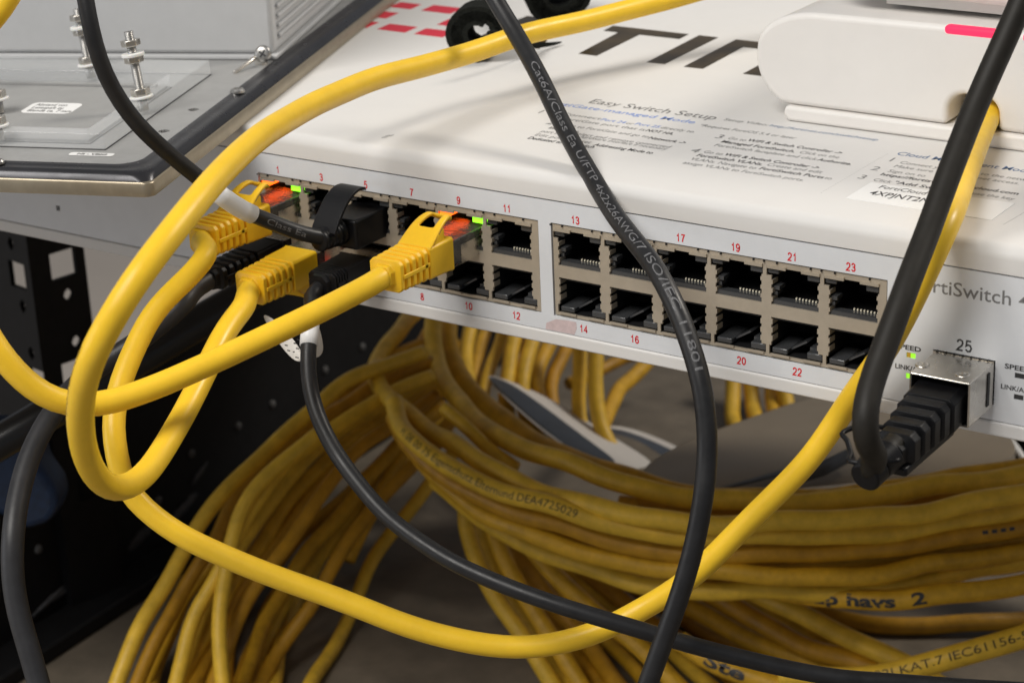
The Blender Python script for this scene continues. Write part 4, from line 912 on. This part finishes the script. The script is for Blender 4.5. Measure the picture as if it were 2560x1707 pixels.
# ------------------------------------------------------------------ coil of old yellow cables
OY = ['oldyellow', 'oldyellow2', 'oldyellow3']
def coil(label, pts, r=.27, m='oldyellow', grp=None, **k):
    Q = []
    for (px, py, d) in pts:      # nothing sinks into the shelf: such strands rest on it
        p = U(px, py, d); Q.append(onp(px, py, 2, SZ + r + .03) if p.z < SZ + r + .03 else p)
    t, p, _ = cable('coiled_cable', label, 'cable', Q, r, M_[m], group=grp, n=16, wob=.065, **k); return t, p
G1 = 'yellow cables fanning out to the lower left'; G2 = 'yellow cables hanging down under the switch'; G3 = 'yellow cables of the big horizontal coil'; G4 = 'yellow cables crossing beneath the coil'
fan = [
 ([(1060, 880, 76), (960, 915, 75), (860, 965, 74), (740, 1055, 73), (620, 1165, 72), (520, 1290, 71), (430, 1430, 70), (350, 1560, 69), (280, 1740, 68)], 'outermost yellow cable of the fan, nearest the black side panel'),
 ([(1080, 905, 77), (940, 960, 76), (820, 1030, 75), (700, 1120, 74), (600, 1230, 73), (540, 1340, 72.5), (465, 1460, 72), (390, 1600, 71), (330, 1740, 70)], 'second yellow cable of the fan from the black side panel'),
 ([(1080, 940, 75), (970, 985, 74), (860, 1050, 73), (740, 1145, 72), (640, 1250, 71), (560, 1390, 70), (490, 1540, 69.5), (430, 1740, 69)], None),
 ([(1090, 960, 79), (980, 1020, 78), (880, 1095, 77), (780, 1190, 76), (690, 1300, 75), (600, 1430, 74), (520, 1570, 73), (430, 1740, 72)], None),
 ([(1090, 990, 76), (1000, 1050, 75), (910, 1120, 74), (820, 1210, 73), (740, 1320, 72), (650, 1450, 71), (580, 1590, 70), (520, 1740, 70)], None),
 ([(800, 1080, 71.5), (690, 1170, 71), (620, 1260, 70.5), (575, 1360, 70), (553, 1470, 69.5), (545, 1580, 69), (560, 1740, 68.5)], 'pale yellow cable of the fan dropping almost straight down'),
 ([(1110, 1020, 79), (1010, 1090, 78), (930, 1180, 77), (850, 1290, 76), (740, 1420, 75), (660, 1560, 74), (600, 1740, 73)], None),
 ([(1130, 1050, 77), (1040, 1150, 76), (950, 1260, 75), (850, 1380, 74), (780, 1500, 73), (700, 1620, 72.5), (640, 1740, 72)], None),
 ([(1150, 1110, 79), (1070, 1210, 78), (985, 1330, 77), (920, 1430, 76), (860, 1560, 75), (760, 1740, 74)], 'rightmost yellow cable of the fan, reaching the bottom edge alone'),
 ([(1100, 1000, 82), (1000, 1100, 81), (900, 1210, 80), (800, 1300, 79), (700, 1390, 78), (600, 1520, 77), (560, 1740, 76)], None),
 ([(1060, 1060, 81), (960, 1160, 80), (860, 1260, 79), (760, 1390, 78), (690, 1500, 77), (620, 1640, 76), (590, 1740, 75.5)], None),
 ([(1090, 915, 80), (990, 945, 79), (880, 1000, 78), (770, 1080, 77), (650, 1200, 76), (560, 1330, 75), (480, 1470, 74), (400, 1640, 73), (370, 1740, 73)], None),
 ([(1060, 860, 79), (970, 900, 78), (880, 955, 77), (790, 1030, 76), (700, 1140, 75), (600, 1290, 74), (500, 1440, 73.5), (420, 1580, 73), (350, 1740, 73)], None),
 ([(1120, 975, 83), (1000, 1010, 82), (900, 1065, 81), (820, 1140, 80), (740, 1240, 79), (680, 1330, 78), (600, 1480, 77), (480, 1740, 76)], None),
 ([(1130, 1090, 83), (1040, 1130, 82), (960, 1200, 81), (870, 1300, 80), (800, 1400, 79), (730, 1520, 78), (680, 1740, 77)], None),
 ([(1010, 1130, 78), (970, 1190, 77.5), (935, 1260, 77), (900, 1330, 76.5), (870, 1400, 76)], None),
]
sh1 = 'one of the blurred yellow cables in the middle of the fan at the lower left'
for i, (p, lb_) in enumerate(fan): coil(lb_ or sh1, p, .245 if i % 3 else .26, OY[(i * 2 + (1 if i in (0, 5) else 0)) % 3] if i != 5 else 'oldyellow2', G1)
def resample(L, n=9):
    out = []
    for k in range(n):
        f = k / (n - 1) * (len(L) - 1); i = min(int(f), len(L) - 2); t = f - i
        out.append(tuple(L[i][c] * (1 - t) + L[i + 1][c] * t for c in range(3)))
    return out
def between(La, Lb, w, dd):
    return [tuple([x * (1 - w) + y * w for x, y in zip(a[:2], b[:2])]) + (a[2] * (1 - w) + b[2] * w + dd,) for a, b in zip(resample(La), resample(Lb))]
FI = [0, 12, 1, 2, 3, 4, 6, 7, 8]
for i, (a, b) in enumerate(zip(FI, FI[1:])):
    if i in (1, 3, 4, 6): coil(sh1, between(fan[a][0], fan[b][0], .35 + .1 * (i % 3), 1.6), .235, OY[(i + 1) % 3], G1)
hang = [
 ([(1120, 700, 83), (1049, 780, 81), (990, 835, 79), (950, 880, 77.5), (932, 930, 76), (965, 985, 74), (1040, 1045, 72), (1150, 1125, 69.5), (1290, 1200, 67.5), (1450, 1258, 66), (1660, 1300, 64.5), (1900, 1308, 64), (2200, 1290, 64), (2620, 1225, 65)], 'yellow cable making the leftmost kinked bend under ports 8 and 10', .30, 'oldyellow2'),
 ([(1100, 700, 80), (1088, 790, 79), (1085, 884, 77.5), (1105, 945, 76), (1150, 1010, 74), (1230, 1075, 71.5), (1340, 1133, 69.5), (1527, 1195, 67.5), (1700, 1240, 66.5), (1950, 1256, 66), (2250, 1232, 66), (2620, 1175, 67)], 'yellow cable hanging below port 10 and sweeping right over the coil', .32, 'oldyellow2'),
 ([(1140, 710, 81), (1128, 800, 80), (1125, 870, 79), (1155, 945, 77.5), (1225, 1022, 76), (1330, 1090, 74), (1450, 1150, 72), (1620, 1210, 70), (1900, 1250, 69), (2300, 1225, 69), (2620, 1170, 69)], 'yellow cable hanging just right of port 10 and bending away to the right', .30, 'oldyellow'),
 ([(1190, 720, 84), (1178, 815, 83), (1170, 890, 82), (1170, 960, 80.5), (1210, 1040, 79), (1290, 1110, 77)], None, .27, 'oldyellow2'),
 ([(1240, 740, 86), (1215, 820, 85), (1195, 880, 84), (1185, 940, 83), (1200, 1020, 82)], None, .27, 'oldyellow'),
 ([(1275, 750, 85), (1252, 840, 84), (1228, 910, 83), (1208, 980, 82), (1205, 1080, 81)], None, .24, 'oldyellow2'),
 ([(1310, 760, 84), (1290, 845, 83), (1272, 910, 82), (1262, 980, 81), (1275, 1080, 80)], None, .29, 'oldyellow2'),
 ([(1350, 770, 84), (1330, 850, 83), (1312, 910, 82), (1303, 960, 81.5), (1318, 1040, 81), (1360, 1120, 80)], None, .29, 'oldyellow2'),
 ([(1400, 780, 86), (1375, 855, 85), (1352, 920, 84), (1345, 985, 83), (1370, 1060, 82), (1440, 1130, 81)], None, .30, 'oldyellow'),
 ([(1450, 780, 87), (1425, 860, 86), (1395, 900, 85), (1375, 960, 84), (1385, 1040, 83)], None, .27, 'oldyellow3'),
 ([(1450, 790, 83), (1448, 870, 82.5), (1446, 960, 82), (1450, 1060, 81.5), (1480, 1120, 81)], None, .27, 'oldyellow2'),
 ([(1490, 800, 82), (1489, 876, 81.5), (1487, 960, 81), (1500, 1060, 80.5), (1540, 1140, 80)], None, .29, 'oldyellow2'),
 ([(1720, 800, 90), (1640, 880, 88), (1575, 950, 86), (1530, 1010, 84), (1500, 1080, 82)], 'yellow cable slanting down left from under port 16', .29, 'oldyellow'),
 ([(1700, 830, 92), (1600, 885, 91), (1500, 925, 90), (1420, 960, 89)], None, .25, 'oldyellow3'),
 ([(1140, 860, 84), (1060, 890, 83), (990, 930, 82), (910, 985, 81), (820, 1060, 80)], None, .29, 'oldyellow3'),
 ([(1080, 820, 82), (1040, 890, 81), (1020, 960, 80), (1040, 1030, 79), (1100, 1110, 78)], None, .28, 'oldyellow3'),
 ([(1110, 1020, 71.5), (1170, 1070, 71), (1220, 1120, 70.5), (1290, 1170, 70)], None, .22, 'oldyellow2'),
 ([(1840, 860, 92), (1832, 955, 91.5), (1835, 1040, 91), (1860, 1120, 90)], 'leftmost yellow cable of the group hanging beneath port 20', .32, 'oldyellow2'),
 ([(1870, 870, 92), (1876, 960, 91.5), (1886, 1020, 91), (1915, 1110, 90)], 'second yellow cable of the group hanging beneath port 20', .32, 'oldyellow2'),
 ([(1935, 880, 92), (1932, 970, 91.5), (1940, 1080, 91)], 'darker yellow cable of the pair hanging beneath port 22', .30, 'oldyellow'),
 ([(1950, 880, 91), (1958, 975, 90.5), (1975, 1050, 90), (2010, 1130, 89)], 'brighter yellow cable of the pair hanging beneath port 22', .32, 'oldyellow2'),
]
sh2 = 'one of the yellow cables crowded together under ports 10 to 16'
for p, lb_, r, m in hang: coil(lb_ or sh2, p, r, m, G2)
sh3 = 'one of the inner strands of the big horizontal coil'
horiz = [
 ([(985, 1000, 72), (1000, 1060, 71), (1070, 1130, 69), (1200, 1205, 67.5), (1400, 1275, 66), (1660, 1330, 65), (2000, 1340, 64.5), (2300, 1320, 65), (2620, 1262, 66)], 'coil cable with faint grey printed text along its left half', .33, 'oldyellow2'),
 ([(985, 1040, 72), (1030, 1120, 70.5), (1130, 1200, 69), (1280, 1275, 67.5), (1450, 1330, 66.5), (1700, 1380, 65.5), (2000, 1385, 65), (2300, 1355, 65), (2620, 1305, 66)], None, .33, 'oldyellow3'),
 ([(1000, 1080, 72), (1070, 1170, 70.5), (1180, 1260, 69), (1320, 1335, 67.5), (1500, 1390, 66.5), (1700, 1425, 65.5), (1950, 1440, 65), (2250, 1425, 65), (2620, 1370, 66)], None, .32, 'oldyellow'),
 ([(1090, 1200, 71), (1200, 1290, 70), (1350, 1375, 69), (1500, 1430, 68), (1700, 1472, 66.5), (1930, 1480, 66), (2200, 1466, 65.5), (2620, 1390, 66)], 'lowest cable of the big coil, forming its pale lower rim', .33, 'oldyellow2'),
 ([(1500, 1330, 70), (1700, 1345, 69), (1960, 1370, 68.5), (2300, 1395, 68), (2620, 1350, 68)], None, .30, 'oldyellow3'),
 ([(1600, 1245, 69), (1800, 1255, 68), (2100, 1255, 67.5), (2400, 1225, 68), (2620, 1175, 68)], None, .31, 'oldyellow3'),
 ([(1700, 1425, 68), (1950, 1475, 66.5), (2200, 1497, 65), (2400, 1487, 64.5), (2620, 1448, 64.5)], 'coil cable with black handwritten letters above the dark gap', .34, 'oldyellow'),
 ([(1500, 1270, 71), (1750, 1300, 70), (2050, 1305, 69.5), (2350, 1285, 69.5), (2620, 1240, 69.5)], None, .32, 'oldyellow'),
 ([(1600, 1410, 71), (1850, 1425, 70), (2150, 1430, 69.5), (2450, 1420, 69), (2620, 1395, 69)], None, .32, 'oldyellow3'),
 ([(1750, 1240, 68), (1950, 1242, 67.5), (2200, 1222, 67.5), (2400, 1194, 67.5), (2620, 1153, 67.5)], 'topmost cable of the big coil, touching the grey brochure', .30, 'oldyellow'),
]
HP = []
for i, (a, b) in enumerate(((0, 1), (1, 2), (2, 3), (7, 8), (5, 7), (4, 8))): coil(sh3, between(horiz[a][0], horiz[b][0], .5, .9), .27, OY[(i * 2 + 1) % 3], G3)
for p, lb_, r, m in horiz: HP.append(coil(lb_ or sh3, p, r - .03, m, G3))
tube_text('cable_print', 'H. 08 00 75 Eigenschutz Elternund DEA4725029', HP[0][1], s_at(HP[0][1], 1020, 1085), .30, M_['printdark'], HP[0][0], .36, width=s_at(HP[0][1], 1445, 1290) - s_at(HP[0][1], 1020, 1085))
tube_text('handwriting', 'up havs  2', HP[6][1], s_at(HP[6][1], 2040, 1470), .31, M_['ink'], HP[6][0], .52, bold=.02, ang=-.1, width=s_at(HP[6][1], 2320, 1495) - s_at(HP[6][1], 2040, 1470))
tube_text('handwriting', '- - - -', HP[1][1], s_at(HP[1][1], 2455, 1330), .30, M_['ink'], HP[1][0], .5, bold=.03, ang=.2)
cross = [
 ([(1170, 1230, 73), (1163, 1290, 73), (1185, 1380, 72.5), (1240, 1487, 72), (1300, 1580, 71.5), (1400, 1740, 71)], 'leftmost cable crossing beneath the coil, next to the dark shelf', .29, 'oldyellow2'),
 ([(1230, 1310, 72), (1250, 1370, 72), (1300, 1470, 71.5), (1365, 1575, 71), (1470, 1740, 70.5)], None, .29, 'oldyellow'),
 ([(1270, 1340, 74), (1310, 1400, 73.5), (1374, 1500, 73), (1450, 1590, 72.5), (1565, 1740, 72)], None, .31, 'oldyellow3'),
 ([(1330, 1370, 72), (1400, 1450, 71.5), (1500, 1540, 71), (1620, 1640, 70), (1720, 1740, 69)], None, .31, 'oldyellow'),
 ([(1440, 1410, 75), (1530, 1480, 74), (1650, 1570, 73), (1780, 1660, 72), (1900, 1740, 71)], None, .30, 'oldyellow3'),
 ([(1560, 1430, 74), (1700, 1500, 73), (1853, 1584, 72), (1970, 1642, 71), (2090, 1680, 70.5), (2200, 1750, 70)], None, .33, 'oldyellow'),
 ([(1700, 1440, 73), (1815, 1506, 72), (1931, 1572, 71), (2047, 1625, 70), (2170, 1669, 69), (2300, 1740, 68.5)], None, .33, 'oldyellow3'),
 ([(1830, 1450, 72), (1931, 1500, 71), (2047, 1558, 70), (2163, 1615, 69), (2270, 1660, 68), (2400, 1750, 67)], 'rightmost slanting cable above the cable with printed numbers', .33, 'oldyellow2'),
 ([(1480, 1500, 78), (1600, 1560, 77), (1750, 1640, 76), (1900, 1740, 75)], None, .30, 'oldyellow3'),
 ([(1990, 1520, 79), (2200, 1560, 78), (2420, 1560, 78), (2640, 1540, 78)], None, .30, 'oldyellow3'),
 ([(1700, 1600, 68), (1780, 1655, 67.5), (1880, 1690, 67), (2020, 1740, 66.5)], 'yellow cable with black marker letters at the bottom edge', .32, 'oldyellow'),
 ([(1950, 1690, 66), (2100, 1693, 65.5), (2240, 1680, 65), (2400, 1640, 64.5), (2500, 1610, 64.3), (2640, 1562, 64)], 'yellow cable with printed category text near the lower right corner', .35, 'oldyellow2'),
]
XI = [(0, 1), (1, 2), (2, 3), (3, 4), (4, 5), (5, 6), (6, 7)]
sh4 = 'one of the dim yellow cables slanting right beneath the big coil'
CPp = []
for i, (a, b) in enumerate(XI): coil(sh4, between(cross[a][0], cross[b][0], .5, 2.0), .25, OY[(i + 1) % 3], G4)
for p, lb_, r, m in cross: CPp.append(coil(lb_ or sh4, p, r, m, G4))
tube_text('cable_print', '-0U02J KAT.7 IEC61156-5', CPp[11][1], s_at(CPp[11][1], 2130, 1690), .35, M_['printdark'], CPp[11][0], .36, width=s_at(CPp[11][1], 2575, 1585) - s_at(CPp[11][1], 2130, 1690), ang=.1)
tube_text('handwriting', 'c  Ste', CPp[10][1], s_at(CPp[10][1], 1705, 1605), .32, M_['ink'], CPp[10][0], .55, bold=.02, width=2.4)

# ------------------------------------------------------------------ brochure between coil and switch
br = thing('brochure', 'curled grey printed brochure lying on the coil under the switch', 'brochure', U(2000, 1130, 70))
sheet('cover', [UP([(1600, 1168, 72), (1700, 1105, 75), (1850, 1050, 78), (2014, 990, 80), (2250, 930, 81), (2440, 920, 81)]),
                UP([(1605, 1190, 70.5), (1720, 1150, 72), (1880, 1105, 74), (2060, 1060, 75), (2300, 1010, 76), (2480, 1000, 76)]),
                UP([(1620, 1215, 69.5), (1740, 1190, 70.5), (1920, 1165, 71), (2120, 1135, 72), (2350, 1100, 72), (2530, 1085, 72)]),
                UP([(1640, 1240, 69), (1760, 1235, 69.5), (1960, 1228, 70), (2180, 1205, 70), (2400, 1180, 70), (2570, 1150, 70)])], M_['leaf'], br, .03)
sheet('black_band', [UP([(1790, 1228, 69.2), (1860, 1212, 69.4), (1940, 1193, 69.8)]), UP([(1800, 1218, 69.5), (1900, 1190, 70.1), (2000, 1160, 70.8)])], M_['ink'], br, .01, sub=False)
sheet('black_band', [UP([(1985, 1212, 69.2), (2060, 1190, 69.5), (2140, 1147, 70.5)]), UP([(2000, 1178, 69.8), (2090, 1135, 70.7), (2125, 1118, 71)])], M_['ink'], br, .01, sub=False)
sheet('inner_page', [UP([(1212, 932, 80), (1270, 948, 81), (1340, 975, 82), (1440, 1030, 82), (1540, 1095, 81), (1660, 1165, 79)]),
                UP([(1225, 950, 79), (1280, 995, 79), (1350, 1040, 79), (1420, 1085, 78.5), (1500, 1135, 78), (1600, 1172, 77)]),
                UP([(1240, 975, 78), (1290, 1022, 77.5), (1355, 1078, 77), (1400, 1110, 76.5), (1480, 1155, 76), (1565, 1180, 75.5)])], M_['leafw'], br, .03)
sheet('blue_strip', [UP([(1216, 934, 79.4), (1275, 953, 79.5), (1345, 1002, 79.2), (1428, 1064, 78.3), (1500, 1118, 77.2), (1565, 1166, 76)]),
                UP([(1225, 952, 78.3), (1275, 1000, 78), (1330, 1050, 77.5), (1385, 1095, 77), (1440, 1135, 76.2), (1490, 1160, 75.4)])], M_['leafb'], br, .02)
sheet('back_page', [UP([(1500, 1066, 82), (1560, 1072, 82.5), (1630, 1100, 82), (1710, 1135, 81)]), UP([(1530, 1085, 81), (1580, 1095, 81), (1620, 1115, 81), (1670, 1155, 80)])], M_['leafb'], br, .03)
sheet('back_page', [UP([(1500, 1062, 82.6), (1560, 1064, 83), (1640, 1090, 83), (1720, 1128, 82)]), UP([(1500, 1067, 82.3), (1565, 1076, 82.7), (1640, 1106, 82.5), (1715, 1142, 81.5)])], M_['leafw'], br, .03)
sheet('white_edge', [UP([(2500, 1085, 74), (2530, 1118, 73), (2550, 1148, 72)]), UP([(2525, 1088, 74), (2548, 1115, 73), (2565, 1142, 72)])], M_['label'], br, .03, sub=False)
bm = bmesh.new(); add_box(bm, (0, 0, 0), (6, .2, 4), Matrix.Translation(U(2535, 1160, 76))); o = obj('adapter', bm, M_['blackp']); bevel(o, .1); tag(o, 'black box edge peeking out beside the brochure at the right border', 'box')
